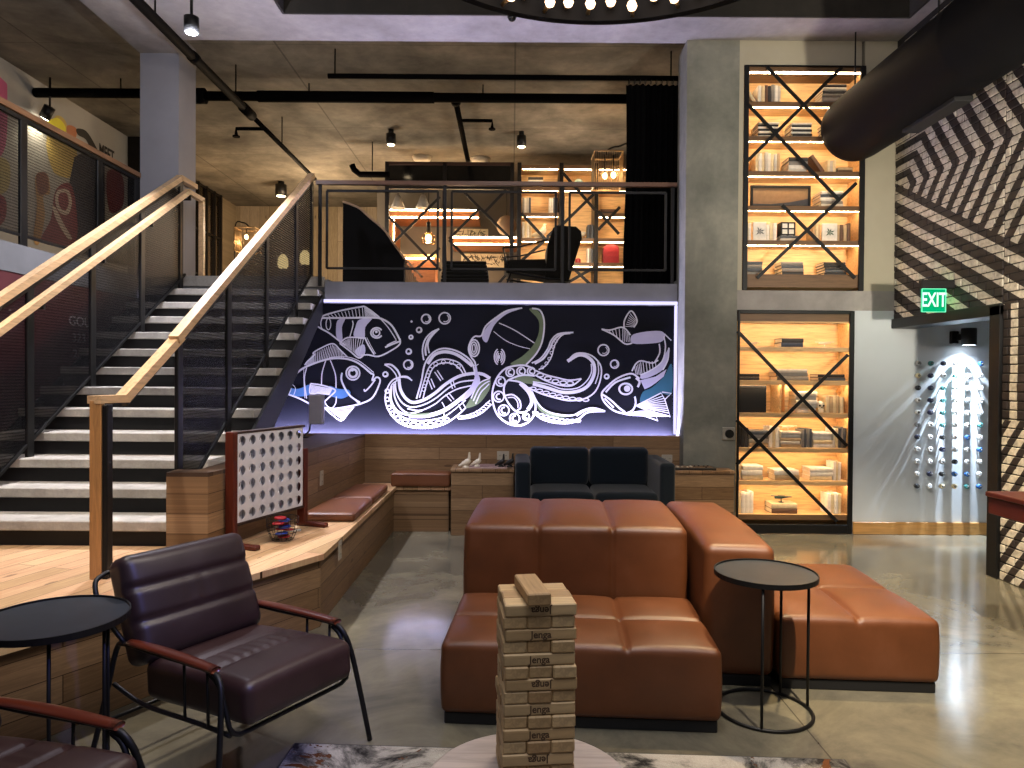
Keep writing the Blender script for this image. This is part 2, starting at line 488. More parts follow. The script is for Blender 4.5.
# painted brick wall at right (real bricks; stripes belong to the paint)
def brick_paint():
    t = NT('striped_brick_paint'); v = t.coord(); s = t.n('SeparateXYZ'); t.l(v, s.inputs[0])
    Y, Z = s.outputs[1], s.outputs[2]
    up = t.math('SUBTRACT', Y, t.math('DIVIDE', t.math('SUBTRACT', Z, 3.3), 1.4))
    lo = t.math('SUBTRACT', Y, t.math('DIVIDE', t.math('SUBTRACT', 3.3, Z), 1.2))
    tp = t.math('ADD', 6.06, t.math('DIVIDE', t.math('SUBTRACT', 3.75, Z), .62))
    f = t.math('MINIMUM', t.math('MINIMUM', up, lo), tp)
    w1 = t.math('LESS_THAN', t.math('FRACT', t.math('DIVIDE', t.math('SUBTRACT', f, 6.06 - .052 - 2.1), .21)), .5)
    h = t.math('SUBTRACT', Z, t.math('MULTIPLY', t.math('SUBTRACT', Y, 6.8), .531))
    w2 = t.math('LESS_THAN', t.math('FRACT', t.math('DIVIDE', t.math('SUBTRACT', 3.253 + 2.08, h), .208)), .44)
    lower = t.math('LESS_THAN', h, 3.33)
    w = t.mix(lower, w1, w2)
    lw = t.math('MULTIPLY', t.math('LESS_THAN', h, 3.33), t.math('GREATER_THAN', h, 3.253))
    w = t.mix(lw, w, (0, 0, 0, 1))
    near = t.math('LESS_THAN', Y, 5.38)
    vert = t.math('LESS_THAN', t.math('FRACT', t.math('DIVIDE', t.math('SUBTRACT', Y, 5.196 - 1.9), .19)), .4)
    low = t.math('LESS_THAN', Z, 1.2)
    dg = t.math('LESS_THAN', t.math('FRACT', t.math('DIVIDE', t.math('ADD', Z, t.math('MULTIPLY', Y, 1.24)), .2)), .52)
    w3 = t.mix(low, vert, dg)
    under = t.math('MULTIPLY', near, t.math('LESS_THAN', Z, 2.06))
    w = t.mix(under, w, w3)
    n = t.noise(v, 22, 6, .7); n2 = t.noise(v, 5, 4, .6)
    wh = t.ramp(n, [(.3, lin('#8f887b')), (.55, lin('#c3bba9')), (.75, lin('#d9d2bf'))])
    bl = t.ramp(n2, [(.3, lin('#1f1a18')), (.6, lin('#2d2522')), (.8, lin('#423835'))])
    col = t.mix(w, bl, wh)
    t.bsdf(col, .6, 0, n, .5, .006, .4)
    return t.m
BRICK = brick_paint()
MORT = plain('dark_mortar', '#171413', .9, 0, .2)
g = G()
for (y0, y1, z0, z1) in ((2.0, 5.36, 0, ZB), (5.36, 6.9, 2.06, ZB)):
    row = .0672; nrow = int((z1 - z0) / row)
    for i in range(nrow):
        za = z0 + i * row; off = (.1 if i % 2 else 0); y = y0 - off
        while y < y1:
            a, b = max(y, y0), min(y + .2, y1)
            if b - a > .03 and b > 4.4:
                d = random.uniform(0, .006)
                g.bevbox(3.668 + d, 3.74, a + .004, b - .004, za + .004, za + row - .004, .005)
            y += .2
g.box(3.679, 3.86, 2.0, 5.36, 0, ZB, 1); g.box(3.679, 3.86, 5.36, 6.9, 2.06, ZB, 1)
struct('wall_right', g, [BRICK, MORT], 'brick wall painted with black and cream diagonal stripes')
g = G()
g.bevbox(3.65, 3.9, 5.36, 5.48, 0, 2.06, .004)
g.bevbox(3.65, 3.9, 5.36, 6.895, 1.985, 2.075, .004)
struct('door_frame', g, BLACK, 'black steel frame around the corridor opening', 'doorway')

# ------------------------------------------------------------------ platform, benches
t_ = thing('timber_platform', 'raised oak board platform and bench running from stairs to back wall', 'platform', (-1.1, 4.23, 0))
A = (-1.107, 4.23); B = (-2.45, 1.93)
poly = [A, (-1.10, 6.83), (-.575, 6.83), (-.575, 7.033), (-3.77, 7.033), (-3.77, 1.93), B]
g = G(); g.prism(poly, .405, ZP)
g.build('deck', DECK, t_)
g = G(); g.prism([(-1.14, 4.24), (-1.13, 6.86), (-.6, 6.86), (-.6, 6.89), (-1.16, 6.89), (-1.17, 4.25)], 0, .405)
g.build('front_panel', WOOD_Y, t_)
d = (Vector(B) - Vector(A)).normalized(); nn = Vector((-d.y, d.x))
a2, b2 = Vector(A) - nn * .03 + d * .01, Vector(B) - nn * .03
if nn.x > 0: a2, b2 = Vector(A) + nn * -.03, Vector(B) + nn * -.03
g = G(); g.prism([tuple(a2), tuple(b2), tuple(b2 - nn * .03), tuple(a2 - nn * .03)], 0, .405)
g.build('end_panel', WOOD_Y, t_)

t_ = thing('bench_backrest', 'waist high timber backrest wall around the corner bench', 'bench back', (-1.5, 7.0, ZP))
g = G(); g.prism([(-2.03, 4.2), (-1.785, 4.2), (-1.595, 5.3), (-1.445, 7.033), (-1.445, 7.09), (-1.898, 7.09), (-1.898, 4.345), (-2.03, 4.345)], ZP + .001, .895)
g.build('side_box', WOOD_Y, t_)
g = G(); g.prism([(-2.03, 4.2), (-1.785, 4.2), (-1.595, 5.3), (-1.445, 7.033), (-1.445, 7.09), (-1.898, 7.09), (-1.898, 4.345), (-2.03, 4.345)], .895, .92)
g.build('ledge_top', WOOD_DARK, t_)
g = G(); g.box(-1.445, 1.655, 7.035, 7.10, ZP + .001, .92); g.box(-1.2, 1.655, 7.035, 7.10, .001, ZP)
g.build('back_panel', WOOD_X, t_)
g = G(); g.box(-2.6, -1.9, 7.092, 7.105, ZP + .001, .92); g.build('strip_screen', WOOD_X, t_)  # lip added only to hide the glowing bottom strip left of the ledge

def side_block(x0, x1, label, yb=7.033):
    t = thing('side_block', label, 'side table', ((x0 + x1) / 2, 6.85, 0), 0, 'timber side blocks')
    g = G(); g.box(x0, x1, 6.70, yb, .001, .60); g.build('body', WOOD_X, t)
    g = G(); g.bevbox(x0 - .006, x1 + .006, 6.685, yb, .60, .628, .004); g.build('top', WOOD_TOP, t)
side_block(-.565, .02, 'knotty timber side block carrying the chess pieces')
side_block(1.49, 2.09, 'timber side block by concrete column carrying the checkers board', 6.895)

# ------------------------------------------------------------------ staircase
R_, GO, Y1, Z1 = .159, .25, 4.35, .599
XL, XR = -3.7, -1.93
TREAD = concrete('terrazzo_tread', '#a5a199', '#bcb8b1', '#cfcbc4', .6, 6)
st = thing('staircase', 'open flight of pale treads and black risers to upper level', 'staircase', (-2.8, 4.35, ZP))
for i in range(12):
    y, z = Y1 + GO * i, Z1 + R_ * i
    g = G(); g.bevbox(XL, XR, y, y + GO + .045, z - .062, z, .006); g.build('tread', TREAD, st)
for i in range(13):
    y, z = Y1 + GO * i + .04, Z1 + R_ * i
    g = G(); g.box(XL, XR, y, y + .012, z - R_, z - .062 if i < 12 else z - .13); g.build('riser', BLACKM, st)
for x, nm in ((-1.925, 'stringer'), (-3.72, 'stringer')):
    g = G(); sl = R_ / GO
    pl = [(x, Y1 + .02, Z1 - .085), (x, 7.18, Z1 + sl * (7.18 - Y1) - .10), (x, 7.18, Z1 + sl * (7.18 - Y1) - .30), (x, Y1 + .46, ZP), (x, Y1 + .02, ZP)]
    g.extrude(pl, (.022, 0, 0)); g.build(nm, BLACK, st)
struct('floor_landing', G().bevbox(-3.7, -1.93, 7.33, 7.36, 2.40, 2.507, .004), TREAD, 'pale nosing at the head of the stairs', 'floor')

MESH = perforated('steel_mesh', '#0c0c0e', .28, .021)
MESHL = perforated('steel_mesh_left', '#0f0f12', .42, .021)
rl = thing('stair_railing', 'black mesh railing with oak handrail on the open stair side', 'railing', (-2.06, 4.4, ZP))
g = G(); g.bevbox(-2.165, -2.105, 3.66, 3.70, ZP, 1.362, .004); g.build('newel_post', OAKPOST, rl)
g = G(); g.bevbox(-2.103, -2.075, 3.665, 3.72, ZP, 1.34); g.bevbox(-2.16, -2.06, 3.702, 3.80, ZP, ZP + .012); g.build('newel_post', BLACK, rl)
pX = -2.06
rz = lambda y: 1.745 + (3.535 - 1.745) / (7.33 - 4.42) * (y - 4.42)
nz = lambda y: Z1 + R_ / GO * (y - Y1)
tz = lambda y: (Z1 + R_ * math.floor((y - .04 - Y1) / GO) if y - .04 > Y1 else ZP) + .0015
for y in (4.42, 5.19, 5.99, 6.80):
    g = G(); g.bevbox(pX - .012, pX + .012, y - .035, y + .035, tz(y), rz(y) - .03)
    g.build('post', BLACK, rl)
g = G(); g.bevbox(pX - .012, pX + .012, 7.29, 7.36, 2.51, 3.50); g.build('post', BLACK, rl)
g = G(); g.bar((pX, 4.36, rz(4.36)), (pX, 7.33, rz(7.33)), .062, .05, (0, 0, 1)); g.build('handrail', RAILWOOD_Y, rl)
g = G(); g.bar((-2.14, 3.66, 1.365), (-2.115, 3.90, 1.365), .075, .04); g.bar((-2.115, 3.88, 1.362), (-2.065, 4.44, 1.735), .062, .05); g.build('handrail', RAILWOOD_Y, rl)
g = G(); g.bar((pX, 4.42, rz(4.42) - .05), (pX, 7.33, rz(7.33) - .05), .03, .03); g.bar((pX, 4.45, nz(4.45) + .04), (pX, 7.3, nz(7.3) + .04), .02, .02)
g.bar((-2.115, 3.9, 1.335), (-2.065, 4.42, 1.695), .03, .03); g.build('side_rail', BLACK, rl)
for ya, yb in ((4.46, 5.155), (5.225, 5.955), (6.025, 6.765), (6.835, 7.285)):
    g = G(); g.extrude([(pX - .003, ya, nz(ya) + .05), (pX - .003, yb, nz(yb) + .05), (pX - .003, yb, rz(yb) - .06), (pX - .003, ya, rz(ya) - .06)], (.004, 0, 0))
    g.build('mesh_panel', MESH, rl)

ll = thing('stair_railing', 'black mesh railing with two oak rails on the wall side of stairs', 'railing', (-3.34, 5.27, ZP))
ra, rb = atX(0, 299, -3.34), atX(180, 178, -3.34)
sl = (rb.z - ra.z) / (rb.y - ra.y)
lz = lambda y: rb.z + sl * (y - rb.y)
ye = rb.y
g = G(); g.bar((-3.34, 3.2, lz(3.2)), (-3.34, ye, lz(ye)), .062, .05); g.bar((-3.34, ye - .02, lz(ye)), (-3.34, ye + .34, lz(ye)), .062, .05); g.build('guard_rail', RAILWOOD_Y, ll)
ha, hb = atX(0, 330, -3.25), atX(188, 192, -3.25); s2 = (hb.z - ha.z) / (hb.y - ha.y)
hz_ = lambda y: hb.z + s2 * (y - hb.y)
g = G(); g.bar((-3.25, 3.2, hz_(3.2)), (-3.25, hb.y, hb.z), .05, .045); g.bar((-3.25, hb.y - .02, hb.z), (-3.25, hb.y + .34, hb.z), .05, .045); g.bar((-3.25, hb.y + .32, hb.z), (-3.25, hb.y + .32, 2.5), .05, .045, (0, 1, 0)); g.build('handrail', RAILWOOD_Y, ll)
ysL = [y for y in (3.5, 4.22, 4.95, 5.69, 6.45, 7.2)]
for y in ysL:
    zb = tz(y)
    g = G(); g.bevbox(-3.352, -3.328, y - .035, y + .035, zb, min(lz(y), lz(ye)) - .02); g.build('post', BLACK, ll)
    g = G(); g.bevbox(-3.33, -3.235, y - .012, y + .012, min(hz_(y), hb.z) - .075, min(hz_(y), hb.z) - .055); g.bevbox(-3.27, -3.235, y - .012, y + .012, min(hz_(y), hb.z) - .06, min(hz_(y), hb.z) - .022); g.build('bracket', BLACK, ll)
for ya, yb in zip(ysL[:-1], ysL[1:]):
    ya, yb = ya + .04, yb - .04
    yb2 = min(yb, ye)
    g = G(); g.extrude([(-3.342, ya, max(ZP + .03, min(nz(ya), 2.48) + .05)), (-3.342, yb, max(ZP + .03, min(nz(yb), 2.5) + .05)), (-3.342, yb, min(lz(yb), lz(ye)) - .06), (-3.342, ya, lz(ya) - .06)], (.004, 0, 0))
    g.build('mesh_panel', MESHL, ll)
g = G(); g.bar((-3.34, 3.3, lz(3.3) - .055), (-3.34, ye, lz(ye) - .055), .025, .025); g.bar((-3.34, 4.2, nz(4.2) + .04), (-3.34, 7.3, nz(7.3) + .04), .02, .02); g.build('side_rail', BLACK, ll)

# guard of the upper level at left
gl = thing('guard_railing', 'black mesh guard with oak cap along the upper left floor edge', 'railing', (-3.79, 5.5, 2.48))
g = G(); g.bar((-3.79, 3.0, 3.50), (-3.79, 7.24, 3.50), .06, .045); g.build('cap_rail', grain('dark_oak_cap', '#8a6445', 1, .4), gl)
g = G(); g.bar((-3.79, 3.0, 3.455), (-3.79, 7.24, 3.455), .03, .03); g.bar((-3.79, 3.0, 2.56), (-3.79, 7.24, 2.56), .02, .02); g.build('side_rail', BLACK, gl)
ps = (3.5, 4.52, 5.54, 6.56, 7.2)
for y in ps:
    g = G(); g.bevbox(-3.802, -3.778, y - .04, y + .04, 2.40, 3.46); g.build('post', BLACK, gl)
for ya, yb in zip(ps[:-1], ps[1:]):
    g = G(); g.box(-3.792, -3.788, ya + .045, yb - .045, 2.57, 3.44); g.build('mesh_panel', perforated('guard_mesh', '#0f0f11', .52, .023) if ya == 3.5 else bpy.data.materials['guard_mesh'], gl)

# guard of the upper level in front
gf = thing('guard_railing', 'black framed guard with brown cap rail above the mural', 'railing', (-.2, 7.24, 2.48))
g = G(); g.bar((-1.99, 7.24, 3.44), (1.65, 7.24, 3.44), .055, .04); g.build('cap_rail', grain('walnut_cap', '#6b4a36', 0, .4), gf)
for x in (-1.95, -.69, .50, 1.61):
    g = G(); g.bevbox(x - .017, x + .017, 7.228, 7.252, 2.40, 3.42); g.build('post', BLACKM, gf)
fr = ((-1.88, -.76), (-.62, .43), (.57, 1.54))
for xa, xb in fr:
    g = G()
    for a, b in (((xa, 2.58), (xb, 2.58)), ((xa, 3.36), (xb, 3.36)), ((xa, 2.58), (xa, 3.36)), ((xb, 2.58), (xb, 3.36))):
        g.bar((a[0], 7.24, a[1]), (b[0], 7.24, b[1]), .022, .022, (0, 1, 0))
    g.build('panel_frame', BLACKM, gf)

# ------------------------------------------------------------------ octopus mural
YM = 7.198
NAVY = plain('mural_navy', '#0f1018', .6, 0, .12, 2, 0, .08)
LAV = plain('mural_lavender', '#a39fb2', .55, 0, .04, 8)
CHALK = plain('mural_line_white', '#b9b7bb', .55, 0, .03, 8)
GRN = plain('mural_green', '#4d5b38', .55, 0, .1, 8)
BLU = plain('mural_blue', '#35608f', .55, 0, .1, 8)
TEAL = plain('mural_teal', '#0d4a5c', .55, 0, .1, 8)
mu = thing('octopus_mural', 'dark mural with white line octopus and fish over the bench', 'mural', (-.2, 7.2, .92))
g = G(); g.box(-2.6, 1.655, 7.2, 7.26, .90, 2.255); g.build('board', NAVY, mu)
LINES, FILLS = G(), {}
layer = [0]
def off():
    layer[0] += 1
    return YM - .0015 - layer[0] * .000012
def mapper(ox, oy, s):
    return lambda p: (ox + p[0] / s, oy + p[1] / s)
def stroke(mp, pts, w=1.8, taper=False, smooth=True, closed=False, tgt=None, k=6):
    """a brush line w photograph-pixels wide, laid on the mural board"""
    Y = off(); P = [atY(*mp(p), Y) for p in pts]
    P = [Vector((p.x, p.z, 0)) for p in P]
    if smooth: P = crom(P, k, closed)
    n = len(P); L, R = [], []
    for i in range(n):
        a = P[i - 1] if (i or closed) else P[0]; b = P[(i + 1) % n] if (i < n - 1 or closed) else P[-1]
        t = (b - a).normalized() if (b - a).length > 1e-7 else Vector((1, 0, 0))
        q = Vector((-t.y, t.x, 0)); hw = w * .01005 / 2 * (.60 if w < 1.3 else .72 if w < 3.5 else .72)
        if taper: hw *= max(.15, math.sin(PI * (i + .5) / n) ** .6) if taper == 2 else max(.2, 1 - i / n)
        L.append(P[i] + q * hw); R.append(P[i] - q * hw)
    vs = [(p.x, Y, p.y) for p in L + R]
    fs = [(i, n + i, n + (i + 1) % n, (i + 1) % n) for i in range(n if closed else n - 1)]
    (tgt or LINES).add(vs, fs)
def fill(mp, pts, key, smooth=True):
    Y = off(); P = [atY(*mp(p), Y) for p in pts]
    if smooth: P = crom(P, 4, True)
    FILLS.setdefault(key, []).append(G().add([(p.x, Y, p.z) for p in P], [list(range(len(P)))]))
def ring(mp, c, r, w=1.6, ry=None, a0=0, a1=360, tgt=None):
    ry = ry or r; n = 18
    full = a1 - a0 >= 360
    pts = [(c[0] + r * math.cos(math.radians(a0 + (a1 - a0) * i / n)), c[1] + ry * math.sin(math.radians(a0 + (a1 - a0) * i / n))) for i in range(n if full else n + 1)]
    stroke(mp, pts, w, False, False, full, tgt)
def dot(mp, c, r, key='w', ry=None):
    ry = ry or r
    fill(mp, [(c[0] + r * math.cos(i * PI / 6), c[1] + ry * math.sin(i * PI / 6)) for i in range(12)], key, False)
def hatch(mp, A_, B_, n, w=1.1, t0=0., t1=1.):
    """n lines from polyline A to polyline B"""
    def at(P, t):
        t *= len(P) - 1; i = min(int(t), len(P) - 2); f = t - i
        return (P[i][0] * (1 - f) + P[i + 1][0] * f, P[i][1] * (1 - f) + P[i + 1][1] * f)
    for i in range(n):
        t = t0 + (t1 - t0) * (i + .5) / n
        stroke(mp, [at(A_, t), at(B_, t)], w, False, False)
mA = mapper(270, 300, 5.907); mB = mapper(380, 300, 5.487); mCc = mapper(460, 300, 5.487); mD = mapper(590, 300, 5.487)
# upper striped fish
fill(mA, [(400, 120), (445, 106), (425, 160), (427, 240), (395, 222), (390, 170)], 'lav')
fill(mA, [(528, 116), (602, 108), (563, 160), (556, 228), (496, 214), (505, 160)], 'lav')
fill(mA, [(500, 302), (552, 262), (562, 312), (528, 336)], 'lav')
stroke(mA, [(265, 106), (440, 106), (600, 104), (660, 112), (720, 152), (770, 240)], 2.6)
stroke(mA, [(300, 100), (340, 84), (440, 58), (556, 37)], 2.2); stroke(mA, [(556, 37), (600, 66), (645, 102)], 2.2)
hatch(mA, [(330, 92), (556, 42), (610, 80)], [(350, 104), (560, 104), (640, 106)], 22, 1.0)
stroke(mA, [(645, 102), (700, 165), (745, 235)], 1.3)
stroke(mA, [(770, 240), (765, 262), (730, 290), (645, 332), (580, 324), (535, 326)], 2)
stroke(mA, [(265, 145), (300, 168), (350, 196), (415, 246), (445, 268)], 2.2)
stroke(mA, [(680, 280), (720, 262), (770, 243)], 2.4); stroke(mA, [(690, 268), (720, 252), (748, 240)], 1.4)
stroke(mA, [(487, 122), (490, 150), (470, 222)], 1.4); stroke(mA, [(560, 222), (582, 268), (616, 322)], 2); stroke(mA, [(572, 222), (598, 275), (624, 318)], 1)
ring(mA, (345, 142), 14, 1.3, 34); ring(mA, (316, 140), 16, 1.3, 34, 90, 270)
ring(mA, (630, 194), 34, 2.2, 30, 30, 330); ring(mA, (628, 194), 20, 2, 20); dot(mA, (628, 188), 8)
stroke(mA, [(412, 256), (460, 222), (566, 226)], 2); stroke(mA, [(412, 256), (470, 300), (525, 342), (560, 318)], 2)
hatch(mA, [(430, 246), (470, 226), (560, 230)], [(440, 268), (480, 300), (528, 336)], 12, 1.1)
# lower blue fish
fill(mA, [(110, 522), (170, 524), (236, 500), (238, 556), (172, 570), (112, 556)], 'blu')
fill(mA, [(350, 508), (400, 524), (462, 530), (474, 556), (430, 581), (388, 577), (352, 560)], 'blu')
stroke(mA, [(105, 482), (160, 430), (220, 391), (340, 350), (440, 346), (520, 372), (600, 436)], 2.6)
stroke(mA, [(350, 340), (440, 334), (525, 360), (612, 428)], 1.2)
stroke(mA, [(600, 436), (612, 442), (604, 476), (632, 456), (650, 482), (606, 576), (538, 612)], 2.2)
stroke(mA, [(622, 470), (590, 512), (562, 538), (556, 526)], 2)
stroke(mA, [(538, 612), (480, 626), (380, 642), (322, 636)], 2.2); stroke(mA, [(104, 556), (170, 580), (232, 612)], 2.2)
stroke(mA, [(205, 385), (222, 362), (262, 325), (256, 312), (300, 285), (370, 258), (412, 292), (458, 338)], 1.8)
hatch(mA, [(212, 372), (260, 315), (370, 262), (430, 312)], [(214, 392), (262, 372), (345, 348), (440, 342)], 26, 1.0)
ring(mA, (490, 432), 40, 2.2); ring(mA, (490, 432), 24, 3.2); dot(mA, (486, 410), 12)
stroke(mA, [(425, 430), (424, 480), (468, 560), (532, 606)], 2.4); stroke(mA, [(440, 520), (480, 570), (524, 612)], 1.2)
stroke(mA, [(216, 400), (203, 470), (216, 582)], 1.4); stroke(mA, [(200, 405), (200, 470), (206, 580)], 1)
stroke(mA, [(330, 355), (308, 430), (304, 498)], 1.4); stroke(mA, [(356, 355), (386, 440), (390, 520)], 1.4); stroke(mA, [(106, 486), (124, 520), (112, 556)], 1.4); stroke(mA, [(122, 490), (150, 520), (140, 562)], 1)
stroke(mA, [(392, 570), (388, 610), (366, 638), (340, 628), (322, 600)], 1.4)
stroke(mA, [(240, 494), (300, 502), (362, 520), (386, 538), (352, 572), (320, 602)], 2); stroke(mA, [(240, 494), (238, 552), (300, 548), (352, 558)], 2)
hatch(mA, [(242, 500), (242, 550)], [(370, 524), (350, 562)], 7, 1.3)
stroke(mA, [(100, 500), (66, 570), (15, 642)], 2); stroke(mA, [(106, 556), (78, 600), (15, 642)], 2)
hatch(mA, [(96, 510), (22, 630)], [(100, 562), (30, 632)], 9, 1)
stroke(mA, [(326, 642), (370, 680), (420, 712), (460, 672), (496, 630)], 1.8); hatch(mA, [(336, 646), (420, 704)], [(490, 632), (432, 700)], 9, .9)
# octopus: left arms
GS = G(); FILLS.setdefault('grn', []).append(GS)
stroke(mB, [(500, 335), (520, 360), (540, 352)], 1.2)
fill(mB, [(778, 46), (700, 74), (640, 122), (612, 168), (586, 232), (560, 206), (578, 160), (628, 106), (690, 62)], 'lav')
stroke(mB, [(780, 44), (700, 58), (640, 94), (580, 144), (556, 196), (520, 200), (497, 228), (486, 270), (500, 312), (522, 345), (526, 398)], 2.2)
ring(mB, (517, 264), 28, 2, 46); ring(mB, (515, 264), 18, 1.8, 34); ring(mB, (515, 264), 8, 1.4, 22)
for r_, q_ in ((14, 24), (26, 36), (38, 50)):
    ring(mB, (656, 312), r_ * .75, 1.7, q_ * .9, 110, 250); ring(mB, (656, 312), r_ * .75, 1.7, q_ * .9, -70, 70)
dot(mB, (654, 312), 5, 'w', 12)
stroke(mB, [(324, 158), (280, 180), (246, 220), (233, 275), (240, 330)], 2); stroke(mB, [(324, 158), (286, 196), (263, 240), (270, 292)], 2); stroke(mB, [(312, 168), (270, 205), (250, 260), (252, 305)], 2.6)
stroke(mB, [(200, 542), (226, 450), (246, 352), (290, 290), (350, 266), (430, 284), (500, 336), (520, 400)], 2.2)
stroke(mB, [(262, 350), (300, 300), (360, 284), (430, 304), (508, 362)], 4.4)
stroke(mB, [(236, 540), (262, 440), (292, 372), (340, 346), (400, 350), (440, 380), (456, 406)], 1.7); stroke(mB, [(216, 536), (244, 440), (272, 365), (320, 330), (380, 326), (440, 350), (470, 400)], 1.7)
for (x, y) in ((240, 490), (250, 455), (262, 415), (276, 380), (306, 352), (348, 340), (392, 342), (430, 364)): ring(mB, (x, y), 11, 1.2)
stroke(mB, [(25, 355), (62, 356), (96, 386), (112, 422)], 2.6); stroke(mB, [(25, 355), (60, 376), (88, 412), (92, 440)], 1.6); stroke(mB, [(176, 442), (148, 420), (104, 420)], 1.6)
stroke(mB, [(176, 442), (150, 426), (110, 424), (70, 440), (42, 480), (28, 540), (46, 604), (92, 662), (150, 692), (222, 702), (300, 696), (372, 670), (440, 620), (500, 560)], 2)
stroke(mB, [(96, 440), (62, 470), (54, 540), (76, 600), (130, 645), (210, 662), (300, 655), (370, 630), (470, 550)], 1.6)
for i, (x, y) in enumerate(((40, 500), (40, 545), (50, 590), (68, 622), (98, 648), (138, 668), (184, 682), (230, 686), (276, 682), (322, 674), (362, 656))): ring(mB, (x, y), 17 if i > 3 else 11, 2, 11)
stroke(mB, [(104, 430), (112, 490), (142, 540), (182, 562), (240, 548), (300, 512), (360, 462), (430, 420), (500, 404), (560, 406), (604, 430)], 4.2)
stroke(mB, [(84, 450), (90, 510), (124, 566), (176, 588), (246, 572), (310, 536), (380, 480), (440, 450), (520, 440)], 2)
stroke(mB, [(76, 460), (80, 530), (110, 590), (160, 622), (232, 606)], 2.2); stroke(mB, [(150, 596), (222, 606), (300, 572), (352, 530), (420, 490), (500, 470)], 1.8)
stroke(mB, [(64, 470), (62, 550), (100, 612), (170, 634)], 2.6); stroke(mB, [(160, 636), (262, 634), (350, 606), (430, 552), (500, 492), (538, 450), (524, 398)], 5.5)
stroke(mB, [(148, 622), (210, 630), (270, 624)], 3, False, True, False, GS)
for a, b in (((300, 395), (334, 444)), ((314, 386), (346, 436)), ((280, 432), (300, 480)), ((266, 440), (286, 490)), ((360, 518), (392, 556)), ((376, 508), (406, 546)), ((340, 560), (362, 602)), ((400, 440), (412, 480)), ((386, 446), (398, 488)), ((346, 610), (360, 660)), ((450, 560), (470, 592)), ((430, 574), (450, 610))): stroke(mB, [a, b], 1.5, False, False)
fill(mB, [(602, 430), (560, 446), (530, 470), (496, 540), (470, 592), (540, 570), (590, 510), (606, 470)], 'grn')
for q in ((0, 0), (12, 14), (24, 30)): stroke(mB, [(604 - q[0] * .2, 430 + q[1]), (558 + q[0], 448 + q[1]), (528 + q[0], 480 + q[1]), (500 + q[0], 540 + q[1])], 1.6)
stroke(mB, [(420, 640), (480, 632), (540, 606), (604, 550)], 1.5); stroke(mB, [(430, 652), (500, 644), (560, 618), (612, 572)], 1.8)
for (x, y) in ((440, 645), (474, 642), (508, 630), (540, 614), (568, 596), (592, 572)): ring(mB, (x, y), 13, 1.3, 7)
fill(mB, [(526, 352), (536, 398), (548, 450), (500, 520), (446, 556), (500, 470), (520, 420)], 'lav')
for (x, y, r_) in ((253, 104, 25), (355, 100, 31), (215, 165, 14), (170, 204, 10), (158, 283, 14), (155, 355, 25), (30, 408, 13)):
    ring(mB, (x, y), r_, 2); ring(mB, (x + r_ * .1, y), r_ * .62, 1.3, None, -60, 120)
dot(mB, (173, 118), 6)
# octopus: head right, coil and right arms
fill(mCc, [(380, 52), (410, 48), (446, 80), (464, 130), (452, 218), (420, 292), (362, 356), (276, 352), (340, 310), (400, 250), (432, 180), (430, 110)], 'grn')
stroke(mCc, [(395, 46), (440, 58), (462, 122), (452, 222), (420, 292), (362, 356)], 2.2)
stroke(mCc, [(214, 126), (300, 166), (408, 236)], 1.3); stroke(mCc, [(184, 172), (250, 222), (320, 252), (384, 268)], 1.1)
fill(mCc, [(300, 430), (360, 414), (430, 440), (470, 470), (400, 462), (330, 452)], 'grn')
fill(mCc, [(395, 492), (430, 566), (480, 606), (560, 626), (620, 628), (560, 645), (480, 630), (425, 590)], 'grn')
stroke(mCc, [(410, 380), (360, 360), (310, 360), (250, 376), (206, 422), (180, 490), (180, 560), (206, 630), (262, 676), (330, 688), (384, 662), (412, 612), (410, 550), (382, 492), (332, 452), (270, 440)], 2.4)
for (x, y, r_) in ((275, 397, 23), (335, 391, 23), (390, 391, 21), (222, 447, 26), (212, 530, 29), (240, 605, 29), (300, 650, 27), (362, 640, 18)):
    ring(mCc, (x, y), r_, 2); ring(mCc, (x + 3, y), r_ * .55, 2.2, None, 60, 280)
stroke(mCc, [(410, 416), (350, 412), (300, 424), (254, 450), (240, 500), (262, 560), (310, 612), (362, 612), (396, 572)], 2.4)
stroke(mCc, [(330, 456), (378, 508), (394, 560), (372, 602)], 5); stroke(mCc, [(250, 524), (290, 520), (326, 550), (332, 590), (314, 606)], 2.2); stroke(mCc, [(262, 536), (296, 536), (316, 562), (318, 592)], 1.4)
stroke(mCc, [(394, 346), (440, 322), (480, 270), (502, 220), (542, 185), (622, 178)], 2); stroke(mCc, [(432, 382), (470, 360), (502, 310), (522, 242), (562, 192), (622, 178)], 1.8); stroke(mCc, [(410, 350), (456, 322), (492, 270), (514, 222), (552, 190), (606, 182)], 2.6)
for (x, y) in ((452, 370), (474, 348), (490, 322), (502, 290), (512, 258), (526, 226)): ring(mCc, (x, y), 8, 1.1)
stroke(mCc, [(412, 386), (470, 410), (532, 426), (600, 440), (666, 432)], 2); stroke(mCc, [(412, 412), (470, 442), (540, 466), (612, 470), (666, 432)], 2)
for (x, y) in ((440, 412), (482, 430), (524, 446), (566, 454), (604, 456)): ring(mCc, (x, y), 18, 1.8, 10)
stroke(mCc, [(400, 460), (480, 482), (560, 506), (640, 502), (700, 472), (734, 412), (734, 352), (700, 312), (650, 302), (590, 336)], 4.6)
stroke(mCc, [(400, 448), (480, 462), (560, 488), (640, 484), (690, 450), (720, 400), (720, 350)], 1.5)
stroke(mCc, [(376, 480), (440, 512), (520, 536), (600, 552), (682, 542), (742, 502), (772, 430), (772, 362), (732, 312), (680, 292), (630, 297), (590, 336)], 2)
for i in range(9):
    t = i / 8; ring(mCc, (400 + 290 * t, 486 + 62 * math.sin(t * 1.5)), 17, 1.5, 8)
stroke(mCc, [(756, 340), (760, 400), (742, 460)], 1.4)
